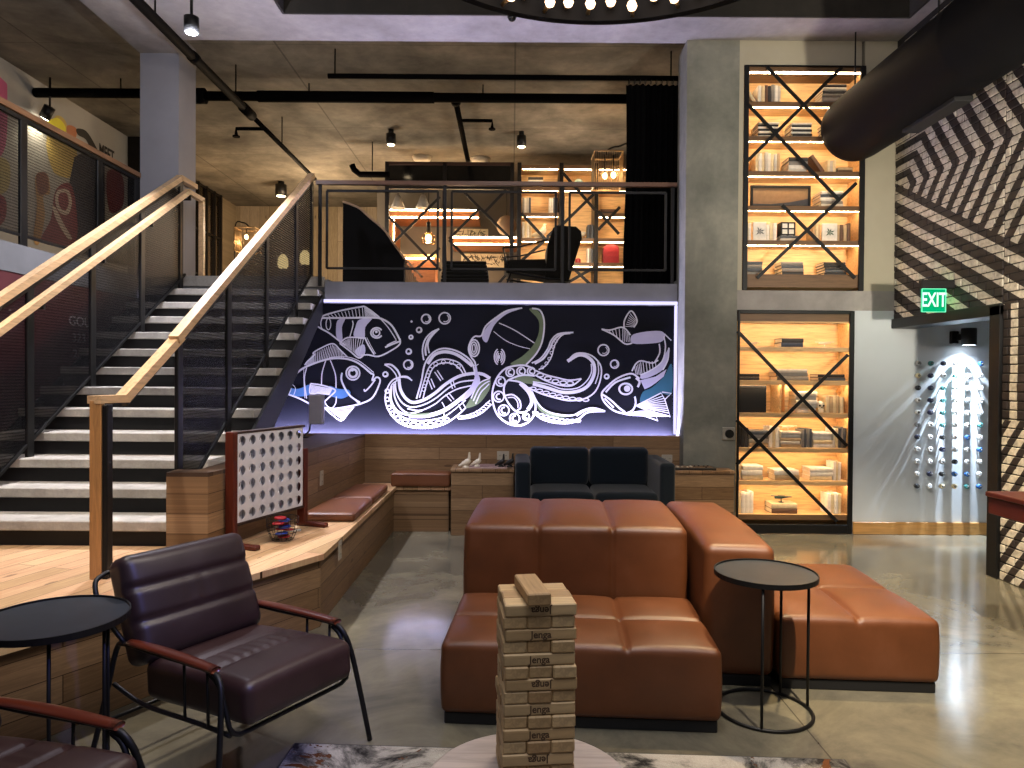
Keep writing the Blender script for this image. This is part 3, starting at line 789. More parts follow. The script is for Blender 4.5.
stroke(mCc, [(394, 500), (430, 570), (480, 612), (560, 632), (622, 632), (672, 606), (730, 592), (796, 610)], 2); stroke(mCc, [(398, 612), (450, 652), (520, 672), (602, 674), (652, 652), (702, 616), (796, 610)], 2.6); stroke(mCc, [(640, 636), (690, 606), (740, 600), (780, 608)], 2)
for i in range(9):
    t = i / 8; ring(mCc, (416 + 230 * t, 622 + 42 * math.sin(t * 1.9)), 15, 1.6, 8)
for (x, y, r_) in ((787, 275, 30), (848, 352, 22), (805, 420, 12)):
    ring(mCc, (x, y), r_, 2); ring(mCc, (x + r_ * .1, y), r_ * .6, 1.2, None, -60, 120)
# right fish
fill(mD, [(448, 350), (448, 512), (390, 512), (340, 532), (276, 562), (290, 505), (340, 480), (404, 420)], 'teal')
fill(mD, [(228, 196), (290, 176), (382, 170), (412, 192), (396, 226), (340, 238), (236, 238)], 'lav')
fill(mD, [(280, 432), (330, 422), (400, 382), (430, 320), (436, 262), (410, 300), (386, 345), (340, 382), (284, 408)], 'lav')
fill(mD, [(276, 440), (300, 490), (330, 476), (360, 456), (404, 420), (420, 380), (360, 420)], 'lav', False)
fill(mD, [(125, 602), (190, 622), (300, 606), (440, 636), (360, 640), (200, 632)], 'lav')
stroke(mD, [(64, 160), (110, 165), (180, 150), (222, 192)], 2); stroke(mD, [(64, 160), (130, 192), (192, 240), (232, 236)], 2); hatch(mD, [(90, 164), (180, 155), (215, 185)], [(110, 180), (180, 228), (225, 232)], 9, 1)
stroke(mD, [(188, 160), (190, 110), (226, 60), (258, 112), (240, 150)], 2); hatch(mD, [(192, 150), (222, 68)], [(238, 150), (254, 110)], 7, 1)
stroke(mD, [(408, 186), (446, 222)], 1.6, False, False); stroke(mD, [(405, 200), (414, 260), (396, 335), (340, 382), (276, 412)], 1.8); stroke(mD, [(380, 240), (382, 290), (356, 340)], 1.8); stroke(mD, [(432, 262), (428, 325), (400, 384)], 1.8)
stroke(mD, [(230, 390), (252, 350), (282, 334), (340, 346), (374, 330)], 2); hatch(mD, [(240, 372), (282, 338), (366, 336)], [(250, 408), (290, 412), (370, 360)], 10, 1.1)
stroke(mD, [(272, 432), (226, 404), (150, 430), (90, 480), (64, 516), (80, 562), (130, 606), (190, 622), (232, 606), (250, 570), (246, 530)], 2.4)
stroke(mD, [(86, 506), (140, 452), (222, 424)], 2.6); stroke(mD, [(64, 516), (110, 546), (160, 592), (192, 616)], 2.6); stroke(mD, [(80, 540), (130, 590)], 2.4, False, False)
ring(mD, (196, 488), 36, 2.6, 30); dot(mD, (204, 486), 18); stroke(mD, [(252, 428), (272, 448), (262, 478)], 3)
stroke(mD, [(254, 580), (390, 510), (410, 546), (440, 640), (300, 600), (254, 580)], 1.8, False, False)
hatch(mD, [(256, 578), (262, 584)], [(396, 520), (438, 628)], 8, 1.3); stroke(mD, [(395, 505), (446, 512), (412, 545)], 1.6, False, False)
stroke(mD, [(240, 616), (352, 610), (372, 662), (300, 636), (240, 616)], 1.8, False, False)
for (x, y, r_) in ((75, 276, 30), (135, 350, 22), (92, 418, 12)): pass
LINES.build('white_line_painting', CHALK, mu)
for k, (nm, m) in dict(lav=('lavender_painting', LAV), grn=('green_painting', GRN), blu=('blue_painting', BLU), teal=('teal_painting', TEAL), w=('white_spot_painting', CHALK)).items():
    for q in FILLS.get(k, []): q.build(nm, m, mu)

LEDV = emit('led_lavender', '#c4bff2', 1.15)
t_ = thing('led_strip_light', 'lavender light strip along the top and side of the mural', 'light strip', (-.1, 7.17, 2.25))
g = G(); g.bevbox(-1.89, 1.65, 7.155, 7.188, 2.224, 2.258, .005); g.build('top_strip', LEDV, t_)
g = G(); g.box(-1.89, 1.62, 7.150, 7.189, 2.217, 2.2235); g.build('strip_profile', plain('strip_grey', '#55555c', .5), t_)
g = G(); g.bevbox(1.624, 1.65, 7.155, 7.188, .93, 2.222, .005); g.build('side_strip', LEDV, t_)
g = G(); g.box(-2.5, 1.62, 7.115, 7.15, .85, .87); g.build('bottom_strip', emit('led_lavender_low', '#cfccff', 330.0), t_)

# ------------------------------------------------------------------ bookcases and their books
LEDW = emit('led_warm', '#ffdba6', 26.0)
LEDU = emit('led_warm_case', '#ffdfb2', 42.0)
YF, YB = 6.915, 7.19
SHELFEDGE = grain('walnut_shelf_edge', '#6e5238', 0, .5)
PAL = dict(white='#d6d0c4', cream='#cbb892', beige='#a98f6c', grey='#7f7a72', pale='#b3ada2', charcoal='#2d2b2b', black='#161618', brown='#5a3e2c', navy='#2a3244', slate='#4a4f55')
PAGES = plain('book_pages', '#d8cdb4', .8, 0, .04, 60)
def book_mesh(th, h, dp):
    """spine towards -Y; thickness along X, height along Z"""
    g = G(); c = min(.0035, th * .15); r = th / 2
    prof = [(-r, dp), (-r, .006)] + [(-r * math.cos(a) * 1.0, .006 - .006 * math.sin(a)) for a in [PI * k / 6 for k in range(1, 6)]] + [(r, .006), (r, dp), (r - c, dp), (r - c, .008), (-r + c, .008), (-r + c, dp)]
    g.prism(prof, 0, h, 0)
    g.box(-r + c, r - c, .009, dp - .005, .004, h - .004, 1)
    return g
def cover_mat(col): return plain('cover_' + col, PAL[col], .6, 0, .12, 25)
ORD = ['first', 'second', 'third', 'fourth', 'fifth', 'sixth', 'seventh', 'eighth', 'ninth']
def put_book(th, h, dp, M, col, label, group):
    g = book_mesh(th, h, dp)
    o = g.build('book', [cover_mat(col), PAGES])
    o.matrix_world = M
    tag(o, label, 'book', group); return o
def row(x0, x1, ztop, z, cols, where, case, dp=.17, lean=0.):
    """standing books between x0 and x1"""
    n = len(cols); w = (x1 - x0) / n
    for i, c in enumerate(cols):
        h = (ztop - z) * random.uniform(.90, 1.0)
        o = put_book(w * .93, h, dp, Matrix.Translation((x0 + w * (i + .5), YF + .035 + random.uniform(0, .02), z + .0008)), c,
                     f'{c} book standing {ORD[i]} from left in {where}, {case}', 'books in the ' + case)
def pile(x0, x1, ztop, z, cols, where, case, dp=.2):
    """books lying flat, cols from bottom to top, spines to the room"""
    n = len(cols); th = (ztop - z) / n
    for i, c in enumerate(cols):
        wj = random.uniform(-.006, .006)
        M = Matrix.Translation((x0 + wj, YF + .03 + random.uniform(0, .015), z + th * (i + .5) + .0004)) @ Matrix.Rotation(PI / 2, 4, 'Y')
        put_book(th * .96, (x1 - x0) - abs(wj), dp, M, c, f'{c} book lying {ORD[i]} from bottom in {where}, {case}', 'books in the ' + case)

def bookcase(x0, x1, z0, z1, zs, label, topband, base, edge, name='bookcase', strip=.010):
    """zs: shelf tops from above to below, the last is the bottom board"""
    t = thing(name, label, 'bookcase', ((x0 + x1) / 2, YF, z0))
    g = G(); g.box(x0, x1, YB, YB + .02, z0, z1); g.build('back_panel', SHELFWOOD, t)
    for a in (x0, x1 - .02):
        g = G(); g.box(a, a + .02, YF, YB, z0, z1); g.build('side_panel', SHELFWOOD, t)
    g = G(); g.box(x0, x1, YF - .01, YB, z1 - topband, z1); g.build('header', SHELFEDGE, t)
    for i, z in enumerate(zs):
        h = edge if i < len(zs) - 1 else base
        g = G(); g.bevbox(x0 + .02, x1 - .02, YF, YB, z - h, z, .002); g.build('shelf', SHELFWOOD, t)
        if edge > .033 or i == len(zs) - 1:
            g = G(); g.box(x0 + .02, x1 - .02, YF - .006, YF - .0005, z - h, z - .001); g.build('shelf_edge', SHELFEDGE, t)
    for i, z in enumerate([z1 - topband] + [q - edge for q in zs[:-1]]):
        g = G(); g.box(x0 + .03, x1 - .03, YF + .012, YF + .024, z - strip, z - .0005); g.build('light_strip', LEDU, t)
        if strip < .01 and not (edge > .033 and i == 0):
            g = G(); g.box(x0 + .02, x1 - .02, YF + .002, YF + .009, z - (.016 if edge < .033 else .0075), z - .0002); g.build('shelf_lip', SHELFWOOD, t)
    return t
def case_frame(t, x0, x1, z0, z1, lw, rw, tw, bw):
    yf = YF - .035
    for a, b, nm in ((x0, x0 + lw, 'frame_post'), (x1 - rw, x1, 'frame_post')):
        g = G(); g.bevbox(a, b, yf, YF - .012, z0, z1, .003); g.build(nm, BLACK, t)
    g = G(); g.bevbox(x0 + lw, x1 - rw, yf, YF - .012, z1 - tw, z1, .003); g.build('frame_rail', BLACK, t)
    if bw:
        g = G(); g.bevbox(x0 + lw, x1 - rw, yf, YF - .012, z0, z0 + bw, .003); g.build('frame_rail', BLACK, t)
def braces(t, lst, y=YF - .028, w=.032):
    for i, (a, b) in enumerate(lst):
        p, q = atY(*a, y - .001 * (i % 3)), atY(*b, y - .001 * (i % 3))
        g = G(); g.bar(p, q, .012, w, (0, 1, 0)) if False else g.bar(p, q, w, .010, (0, 1, 0)); g.build('cross_brace', BLACK, t)

zf = lambda px, py: atY(px, py, YF).z
xf = lambda px, py=440: atY(px, py, YF + .03).x
# lower case
LX0, LX1 = 2.172, 3.292
lz_ = [zf(795, y) for y in (347, 380.5, 413, 448, 481, 514.5)]
lo_case = 'lower bookcase'
bc = bookcase(LX0, LX1, .005, 2.15, lz_, 'lit oak bookcase with black X braces standing on the floor', .10, .05, .028, 'bookcase', .0085)
case_frame(bc, LX0, LX1, .005, 2.15, .02, .045, .03, .085)
braces(bc, [((737.5, 331), (847, 446)), ((848, 354.7), (736.5, 464.5)), ((736.5, 420), (837, 521.5))])
g = G(); g.bevbox(2.60, 2.615, YF + .02, YB, lz_[2], lz_[1] - .028); g.bevbox(2.66, 2.70, YF + .05, YB, lz_[2], lz_[1] - .028); g.build('divider', SHELFWOOD, bc)
def T(py): return zf(795, py)
b_ = lambda i: lz_[i]
pile(xf(781), xf(803), T(338), b_(0), ['navy', 'charcoal'], 'the pair on the top shelf', lo_case)
pile(xf(738), xf(759), T(374), b_(1), ['charcoal', 'black'], 'left pair on the second shelf', lo_case)
pile(xf(776), xf(808), T(369), b_(1), ['grey', 'grey', 'pale'], 'middle stack on the second shelf', lo_case)
pile(xf(818), xf(845), T(374), b_(1), ['slate', 'black'], 'right pair on the second shelf', lo_case)
pile(xf(796), xf(817), T(391.5), b_(2), ['white', 'pale', 'white', 'pale', 'white'], 'stack on the third shelf', lo_case)
row(xf(826), xf(844), T(395), b_(2), ['cream', 'beige', 'cream', 'beige', 'cream'], 'row on the third shelf', lo_case)
row(xf(738), xf(749), T(427), b_(3), ['charcoal', 'black', 'charcoal'], 'dark row on the fourth shelf', lo_case)
pile(xf(750), xf(769), T(431), b_(3), ['beige', 'pale', 'grey', 'slate'], 'far left stack on the fourth shelf', lo_case)
row(xf(769.5), xf(780), T(425.5), b_(3), ['white', 'cream', 'white'], 'white row on the fourth shelf', lo_case)
pile(xf(781), xf(801), T(432), b_(3), ['beige', 'pale', 'beige', 'pale', 'pale'], 'middle stack on the fourth shelf', lo_case)
row(xf(802), xf(813), T(428), b_(3), ['grey', 'slate', 'grey', 'slate'], 'grey row on the fourth shelf', lo_case)
pile(xf(814), xf(833), T(432.5), b_(3), ['white', 'cream', 'white', 'white'], 'right stack on the fourth shelf', lo_case)
row(xf(833.5), xf(847), T(427), b_(3), ['white', 'cream', 'slate', 'grey', 'slate'], 'far right row on the fourth shelf', lo_case)
row(xf(738), xf(742.5), T(462), b_(4), ['white', 'cream'], 'left pair on the fifth shelf', lo_case)
pile(xf(743), xf(764), T(466.5), b_(4), ['cream', 'white', 'white'], 'left stack on the fifth shelf', lo_case)
pile(xf(775), xf(800), T(470.5), b_(4), ['beige', 'white'], 'middle pair on the fifth shelf', lo_case)
pile(xf(811), xf(834), T(468.5), b_(4), ['cream', 'white', 'white'], 'right stack on the fifth shelf', lo_case)
row(xf(834.5), xf(842.5), T(461), b_(4), ['white', 'cream', 'white'], 'right row on the fifth shelf', lo_case)
row(xf(738), xf(755), T(492), b_(5), ['cream', 'white', 'white', 'white'], 'left row on the bottom shelf', lo_case)
pile(xf(773), xf(799), T(504.5), b_(5), ['brown', 'cream'], 'middle pair on the bottom shelf', lo_case)
row(xf(829), xf(843), T(492.5), b_(5), ['white', 'cream', 'white', 'cream'], 'right row on the bottom shelf', lo_case)
# small ornaments of the lower case
BONE = plain('bone_white', '#d9cfb8', .55, 0, .06, 30)
def plane_model(x, z, m, label, s=1.):
    t = thing('toy_plane', label, 'ornament', (x, YF + .11, z + .0015))
    g = G(); g.tube([(-.05 * s, 0, .035 * s), (0, 0, .036 * s), (.055 * s, 0, .04 * s)], [.008 * s, .011 * s, .004 * s], 8); g.build('fuselage', m, t, True)
    g = G(); g.bevbox(-.02 * s, .008 * s, -.075 * s, .075 * s, .044 * s, .048 * s, .001); g.bevbox(.042 * s, .055 * s, -.025 * s, .025 * s, .042 * s, .045 * s, .001); g.xform(Matrix.Rotation(PI / 2.6, 4, 'Z')); g.build('wing', m, t, True)
    g = G(); g.cyl((0, 0, .004), (0, 0, .03 * s), .004, 8); g.lathe([(.022 * s, 0), (.02 * s, .004), (0, .0045)], (0, 0, 0), 14); g.build('stand', m, t, True)
plane_model(xf(754), b_(0), BONE, 'small pale toy plane left on the top shelf of lower bookcase')
plane_model(xf(827), b_(0), BONE, 'small pale toy plane right on the top shelf of lower bookcase', 1.15)
plane_model(xf(791), T(432) + .001, BONE, 'pale toy plane on the middle stack of lower bookcase', 1.1)
plane_model(xf(785), T(504.5) + .001, plain('verdigris_metal', '#2f4a48', .4, .6), 'dark green toy plane on books of the bottom shelf', 1.3)
tv = thing('storage_box', 'tall black box at the left end of lower bookcase third shelf', 'box', (xf(752), YF + .05, b_(2)))
g = G(); g.bevbox(xf(738.5), xf(766), YF + .03, YF + .16, b_(2) + .001, T(386), .004); g.build('body', BLACKM, tv)
g = G(); g.bevbox(xf(738.5), xf(766), YF + .028, YF + .162, T(386) - .03, T(386) + .001, .004); g.build('lid', plain('near_black', '#0f1013', .6), tv)
sk = thing('skull_ornament', 'small bone white skull beside the beige row of lower bookcase', 'ornament', (xf(822), YF + .06, b_(2)))
x_, z_ = xf(822), b_(2)
g = G(); g.ball((x_, YF + .085, z_ + .078), .042, 16, (1, 1.15, .95)); g.bevbox(x_ - .024, x_ + .024, YF + .04, YF + .085, z_ + .001, z_ + .05, .01); g.build('cranium', BONE, sk)
for sx in (-1, 1):
    g = G(); g.ball((x_ + sx * .017, YF + .044, z_ + .072), .011, 10, (1, .6, 1)); g.build('eye_socket', BLACKM, sk)
g = G(); g.extrude([(x_ - .006, YF + .036, z_ + .05), (x_ + .006, YF + .036, z_ + .05), (x_, YF + .036, z_ + .062)], (0, .01, 0)); g.build('nose_hole', BLACKM, sk)

# upper case
UX0, UX1 = 2.21, 3.375
uz = [zf(800, y) for y in (102, 136.5, 171.5, 206, 240.5, 274.5)]
up_case = 'upper bookcase'
uc = bookcase(UX0, UX1, 2.345, 4.5, uz, 'lit oak bookcase with black X braces high on the wall', .05, .125, .04, 'bookcase', .009)
case_frame(uc, UX0, UX1, 2.345, 4.5, .045, .05, .012, 0)
braces(uc, [((767, 67), (857, 160)), ((842, 67), (745.5, 163)), ((745.5, 102), (840, 201)), ((856.5, 183), (757, 278)), ((782, 205), (855, 278))])
xu = lambda px: atY(px, 170, YF + .03).x
def U(py): return zf(800, py)
row(xu(758), xu(781), U(83), uz[0], ['white', 'cream', 'brown', 'charcoal', 'grey', 'white', 'pale'], 'row on the top shelf', up_case)
o = put_book(.03, .17, .15, Matrix.Translation((xu(755), YF + .04, uz[0] + .008)) @ Matrix.Rotation(-.55, 4, 'Y'), 'cream', 'cream book leaning at left end of upper bookcase top shelf', 'books in the ' + up_case)
pile(xu(822), xu(846), U(82), uz[0], ['grey', 'pale', 'grey', 'charcoal', 'white', 'charcoal'], 'right stack on the top shelf', up_case)
pile(xu(758), xu(779), U(121), uz[1], ['pale', 'black', 'white', 'black', 'white', 'black', 'pale'], 'left stack on the second shelf', up_case)
pile(xu(792), xu(812), U(121), uz[1], ['pale', 'black', 'white', 'black', 'white', 'black', 'pale'], 'middle stack on the second shelf', up_case)
pile(xu(826), xu(846), U(121), uz[1], ['pale', 'black', 'white', 'black'], 'right stack on the second shelf', up_case)
row(xu(756), xu(781), U(151), uz[2], ['cream', 'white', 'cream', 'pale', 'white', 'cream', 'pale', 'beige'], 'row on the third shelf', up_case)
pile(xu(789), xu(808), U(156), uz[2], ['pale', 'white', 'grey', 'charcoal'], 'stack on the third shelf', up_case)
put_book(.035, .20, .15, Matrix.Translation((xu(824.5), YF + .05, uz[2] + .012)) @ Matrix.Rotation(-.62, 4, 'Y'), 'brown', 'brown book leaning on the upper bookcase third shelf', 'books in the ' + up_case)
row(xu(828), xu(837), U(158), uz[2], ['cream', 'pale', 'cream'], 'right row on the third shelf', up_case)
pile(xu(839), xu(854), U(166), uz[2], ['brown', 'beige'], 'right pair on the third shelf', up_case)
pile(xu(822), xu(844), U(189.5), uz[3], ['pale', 'grey', 'white', 'slate', 'white'], 'stack on the fourth shelf', up_case)
row(xu(747), xu(753), U(221), uz[4], ['cream', 'white'], 'left pair on the fifth shelf', up_case)
row(xu(768), xu(778), U(222), uz[4], ['white', 'cream', 'white'], 'left row on the fifth shelf', up_case)
pile(xu(781), xu(800), U(234.5), uz[4], ['pale', 'slate'], 'middle pair on the fifth shelf', up_case)
row(xu(815), xu(822), U(222), uz[4], ['beige', 'cream', 'beige'], 'middle row on the fifth shelf', up_case)
row(xu(838.5), xu(852), U(222), uz[4], ['beige', 'brown', 'beige', 'brown'], 'right row on the fifth shelf', up_case)
pile(xu(747), xu(764), U(261), uz[5], ['grey', 'slate', 'grey', 'slate'], 'left stack on the bottom shelf', up_case)
pile(xu(783), xu(805), U(261), uz[5], ['charcoal', 'grey', 'slate', 'grey'], 'middle stack on the bottom shelf', up_case)
pile(xu(826), xu(848), U(261), uz[5], ['charcoal', 'slate', 'charcoal', 'black', 'charcoal'], 'right stack on the bottom shelf', up_case)
def face_book(xa, xb, zt, z, mcol, key, label):
    """a book turned cover to the room with a drawing on it"""
    t = thing('book', label, 'book', ((xa + xb) / 2, YF + .06, z), 0, 'books in the ' + up_case)
    g = G(); g.bevbox(xa, xb, YF + .03, YF + .05, z + .001, zt, .002); g.build('cover', cover_mat('white'), t)
    g = G(); cx, cz = (xa + xb) / 2, (z + zt) / 2
    for k in range(7):
        a = k * .9 + .3; L = .035 if k % 2 else .05
        p = Vector((cx, YF + .028, cz)); q = p + Vector((math.cos(a) * L, 0, math.sin(a) * L))
        n_ = Vector((-math.sin(a), 0, math.cos(a))) * .007
        g.add([p, (p + q) / 2 + n_, q, (p + q) / 2 - n_], [(0, 1, 2, 3)])
    g.build('cover_drawing', plain('drawing_' + key, mcol, .6), t)
face_book(xu(754), xu(767), U(221.5), uz[4], '#4a4a4c', 'grey', 'pale book facing out with a grey drawing, fifth shelf of upper bookcase')
face_book(xu(823), xu(838), U(222.5), uz[4], '#2f4a2a', 'green', 'pale book facing out with a dark green leaf drawing')
pf = thing('picture_frame', 'wide black framed grey landscape print on upper bookcase fourth shelf', 'picture', (xu(782), YF + .09, uz[3]))
xa, xb, za, zb = xu(752.5), xu(813), uz[3] + .001, U(183.5)
g = G()
g.bevbox(xa, xb, YF + .07, YF + .095, zb - .026, zb, .003); g.bevbox(xa, xb, YF + .07, YF + .095, za, za + .022, .003)
g.bevbox(xa, xa + .024, YF + .07, YF + .095, za + .018, zb - .022, .003); g.bevbox(xb - .024, xb, YF + .07, YF + .095, za + .018, zb - .022, .003); g.build('frame', BLACK, pf)
g = G(); g.box(xa + .02, xb - .02, YF + .086, YF + .092, za + .01, zb - .01); g.build('print', plain('print_tan', '#7c5f40', .5), pf)
y_ = YF + .084
g = G(); g.add([(xa + .02, y_, za + .015), (xb - .02, y_, za + .015), (xb - .02, y_, za + .09), (xb - .2, y_, za + .055), (xa + .2, y_, za + .035), (xa + .02, y_, za + .04)], [(0, 1, 2, 3, 4, 5)]); g.build('print_foreground', plain('print_grey', '#3a3a3e', .35), pf)
lb = thing('lattice_box', 'small black and white lattice cube on the upper bookcase fifth shelf', 'ornament', (xu(790), YF + .08, U(234.5)))
xa, xb, za, zb = xu(782.5), xu(797), U(234.5) + .002, U(221)
g = G(); g.box(xa + .004, xb - .004, YF + .054, YF + .15, za + .004, zb - .004); g.build('core', cover_mat('white'), lb)
g = G()
for k in range(3):
    x = xa + (xb - xa - .014) * k / 2; z = za + (zb - za - .014) * k / 2
    g.bevbox(x, x + .014, YF + .05, YF + .154, za, zb, .001); g.bevbox(xa, xb, YF + .0495, YF + .0538, z, z + .014, .001)
g.build('lattice', BLACKM, lb)

# ------------------------------------------------------------------ leather lounge blocks
LEA = leather('cognac_leather', '#623619', .46)
SEAM = plain('seam_thread', '#4d2614', .6)
PIV = Vector((.9, 3.4, 0)); ANG = math.radians(-3.4)
SROT = Matrix.Translation(PIV) @ Matrix.Rotation(ANG, 4, 'Z') @ Matrix.Translation(-PIV)
def sofa_pt(x, y): return SROT @ Vector((x, y, 0))
def lounge(name, label, cat, x0, x1, y0, y1, ztop, sx=(), sy=(), front_seams=False, puff=.022, r=.05, bz=.075, wob=0.):
    """upholstered block: sx, sy are the seam lines across its top"""
    c = Vector(((x0 + x1) / 2, (y0 + y1) / 2, 0)); w = sofa_pt(c.x, c.y)
    t = thing(name, label, cat, (w.x, w.y, 0), ANG, None)
    W, D, H = x1 - x0, y1 - y0, ztop - bz
    xs = [-W / 2] + [s - c.x for s in sx] + [W / 2]; ys = [-D / 2] + [s - c.y for s in sy] + [D / 2]
    def cell(v, e, pw=4):
        for a, b in zip(e[:-1], e[1:]):
            if v <= b or b == e[-1]:
                u = max(0, min(1, (v - a) / (b - a))); return 1 - abs(2 * u - 1) ** pw
    def disp(p, n):
        top = max(0, n.z); side = 1 - abs(n.z)
        d = top * puff * (.15 + .85 * cell(p.x, xs, 3) * cell(p.y, ys, 2.4))
        if front_seams: d += max(0, -n.y) * .008 * cell(p.x, xs)
        d += side * .006 * math.sin(PI * max(0, min(1, p.z / H + .5)))
        for s in xs[1:-1]:
            q = math.exp(-((p.x - s) / .0085) ** 2); d -= q * (.015 * top + (.012 * max(0, -n.y) if front_seams else 0))
        for s in ys[1:-1]:
            d -= math.exp(-((p.y - s) / .0085) ** 2) * .015 * top
        if wob: d += wob * math.sin(p.x * 7 + 1) * math.sin(p.y * 5 + 2) * max(top, .3)
        return d
    g = G(); g.cushion((0, 0, bz + H / 2), (W, D, H), r, .0115, disp); g.build('upholstery', LEA, t, True)
    # stitched welts round the upper edge
    e = r * .42; g = G()
    zt = ztop - e * .8
    ring_ = [(-W / 2 + e * .6, -D / 2 + e * .6), (W / 2 - e * .6, -D / 2 + e * .6), (W / 2 - e * .6, D / 2 - e * .6), (-W / 2 + e * .6, D / 2 - e * .6)]
    g = G(); ins = .014
    g.bevbox(-W / 2 + ins, W / 2 - ins, -D / 2 + ins, D / 2 - ins, 0, bz + .004, .004); g.build('plinth', BLACKM, t, True)
    return t
lounge('lounge_sofa', 'low brown leather lounge seat right behind the block tower', 'sofa', -.275, .915, 2.985, 3.715, .348, (.122, .518), (3.36,), False, .030, .028, .048)
lounge('lounge_block', 'chunky brown leather back block with two front seams behind the lounge seat', 'sofa', -.275, .91, 3.755, 4.62, .695, (.12, .515), (), True, .05, .035, .048)
lounge('lounge_bolster', 'tall narrow brown leather block between the two lounge seats', 'sofa', 0.94, 1.278, 3.465, 4.72, .68, (), (), False, .04, .042, .048, .004)
lounge('lounge_sofa', 'low brown leather lounge seat lit bright at right of side table', 'sofa', 1.292, 2.045, 3.45, 4.48, .346, (1.665,), (3.98,), False, .032, .03, .048)

# ------------------------------------------------------------------ loveseat
NAVYF = fabric('navy_fabric', '#0a151f')
lv = thing('loveseat', 'dark navy fabric loveseat with two cushions below the mural', 'sofa', (.76, 6.7, 0))
def cush(g, x0, x1, y0, y1, z0, z1, r=.03, res=.02, disp=None, M=None):
    return g.cushion(((x0 + x1) / 2, (y0 + y1) / 2, (z0 + z1) / 2), (x1 - x0, y1 - y0, z1 - z0), r, res, disp, 0, M)
for xa in (.035, 1.305):
    g = G(); cush(g, xa, xa + .135, 6.25, 7.0, .12, .745, .03); g.build('armrest', NAVYF, lv)
g = G(); cush(g, .17, 1.305, 6.90, 7.025, .15, .74, .03); g.build('back_frame', NAVYF, lv)
g = G(); cush(g, .17, 1.305, 6.28, 6.9, .12, .33, .02); g.build('seat_frame', NAVYF, lv)
pf_ = lambda p, n: .018 * max(0, -n.y) + .010 * max(0, n.z)
for xa in (.176, .742):
    g = G(); cush(g, xa, xa + .557, 6.26, 6.80, .335, .475, .04, .02, lambda p, n: .012 * max(0, n.z) * (1 - (p.x / .28) ** 4)); g.build('seat_cushion', NAVYF, lv)
    g = G(); cush(g, xa, xa + .557, 6.755, 6.895, .47, .83, .045, .02, lambda p, n: .02 * max(0, -n.y) * (1 - (p.x / .28) ** 2), Matrix.Rotation(.10, 4, 'X')); g.build('back_cushion', NAVYF, lv)
for x in (.1, 1.37):
    for y in (6.32, 6.93):
        g = G(); g.lathe([(.018, 0), (.024, .12)], (x, y, 0), 12); g.build('leg', BLACK, lv)

# ------------------------------------------------------------------ bench cushions
BRL = leather('brown_leather', '#6a3e24', .45)
def pad(label, poly, z0, z1):
    """loose seat pad with rounded edges over a four-cornered outline"""
    cx = sum(p[0] for p in poly) / 4; cy = sum(p[1] for p in poly) / 4
    t = thing('seat_cushion', label, 'cushion', (cx, cy, z0), 0, 'leather pads on the bench')
    g = G(); g.cushion((0, 0, 0), (1, 1, 1), .5, 1, None); g = G()
    W = 1.0
    H = z1 - z0; tmp = G(); tmp.cushion((0, 0, 0), (.5, .5, H), .022, .02, lambda p, n: .010 * max(0, n.z) * (1 - (p.x / .25) ** 4) * (1 - (p.y / .25) ** 4))
    for v in tmp.v:
        u, w = v.x / .5 + .5, v.y / .5 + .5
        a = Vector(poly[0]) * (1 - u) + Vector(poly[1]) * u; b = Vector(poly[3]) * (1 - u) + Vector(poly[2]) * u
        q = a * (1 - w) + b * w
        v.x, v.y, v.z = q.x, q.y, v.z + z0 + H / 2
    g.v, g.f, g.m, g.s = tmp.v, tmp.f, tmp.m, tmp.s
    g.build('pad_cover', BRL, t)
    cr = [Vector(p) for p in poly]; ce = Vector((cx, cy)); pts = []
    for i in range(4):
        a, b = cr[i], cr[(i + 1) % 4]
        for k in range(6):
            q = a.lerp(b, .04 + .92 * k / 5); q = q + (ce - q) * .012; pts.append((q.x, q.y, z1 - .012))
    g = G(); g.tube(pts, .004, 6, True); g.build('piping', BRL, t)
pad('brown leather bench pad nearest the connect disc board', [(-1.51, 5.14), (-1.13, 5.14), (-1.13, 5.83), (-1.47, 5.83)], ZP + .001, ZP + .062)
pad('brown leather bench pad farther along the left bench', [(-1.47, 5.85), (-1.13, 5.85), (-1.13, 6.55), (-1.43, 6.55)], ZP + .001, ZP + .062)
pad('brown leather bench pad against back wall left of chess block', [(-1.15, 6.80), (-.585, 6.80), (-.585, 7.03), (-1.15, 7.03)], ZP + .001, ZP + .125)

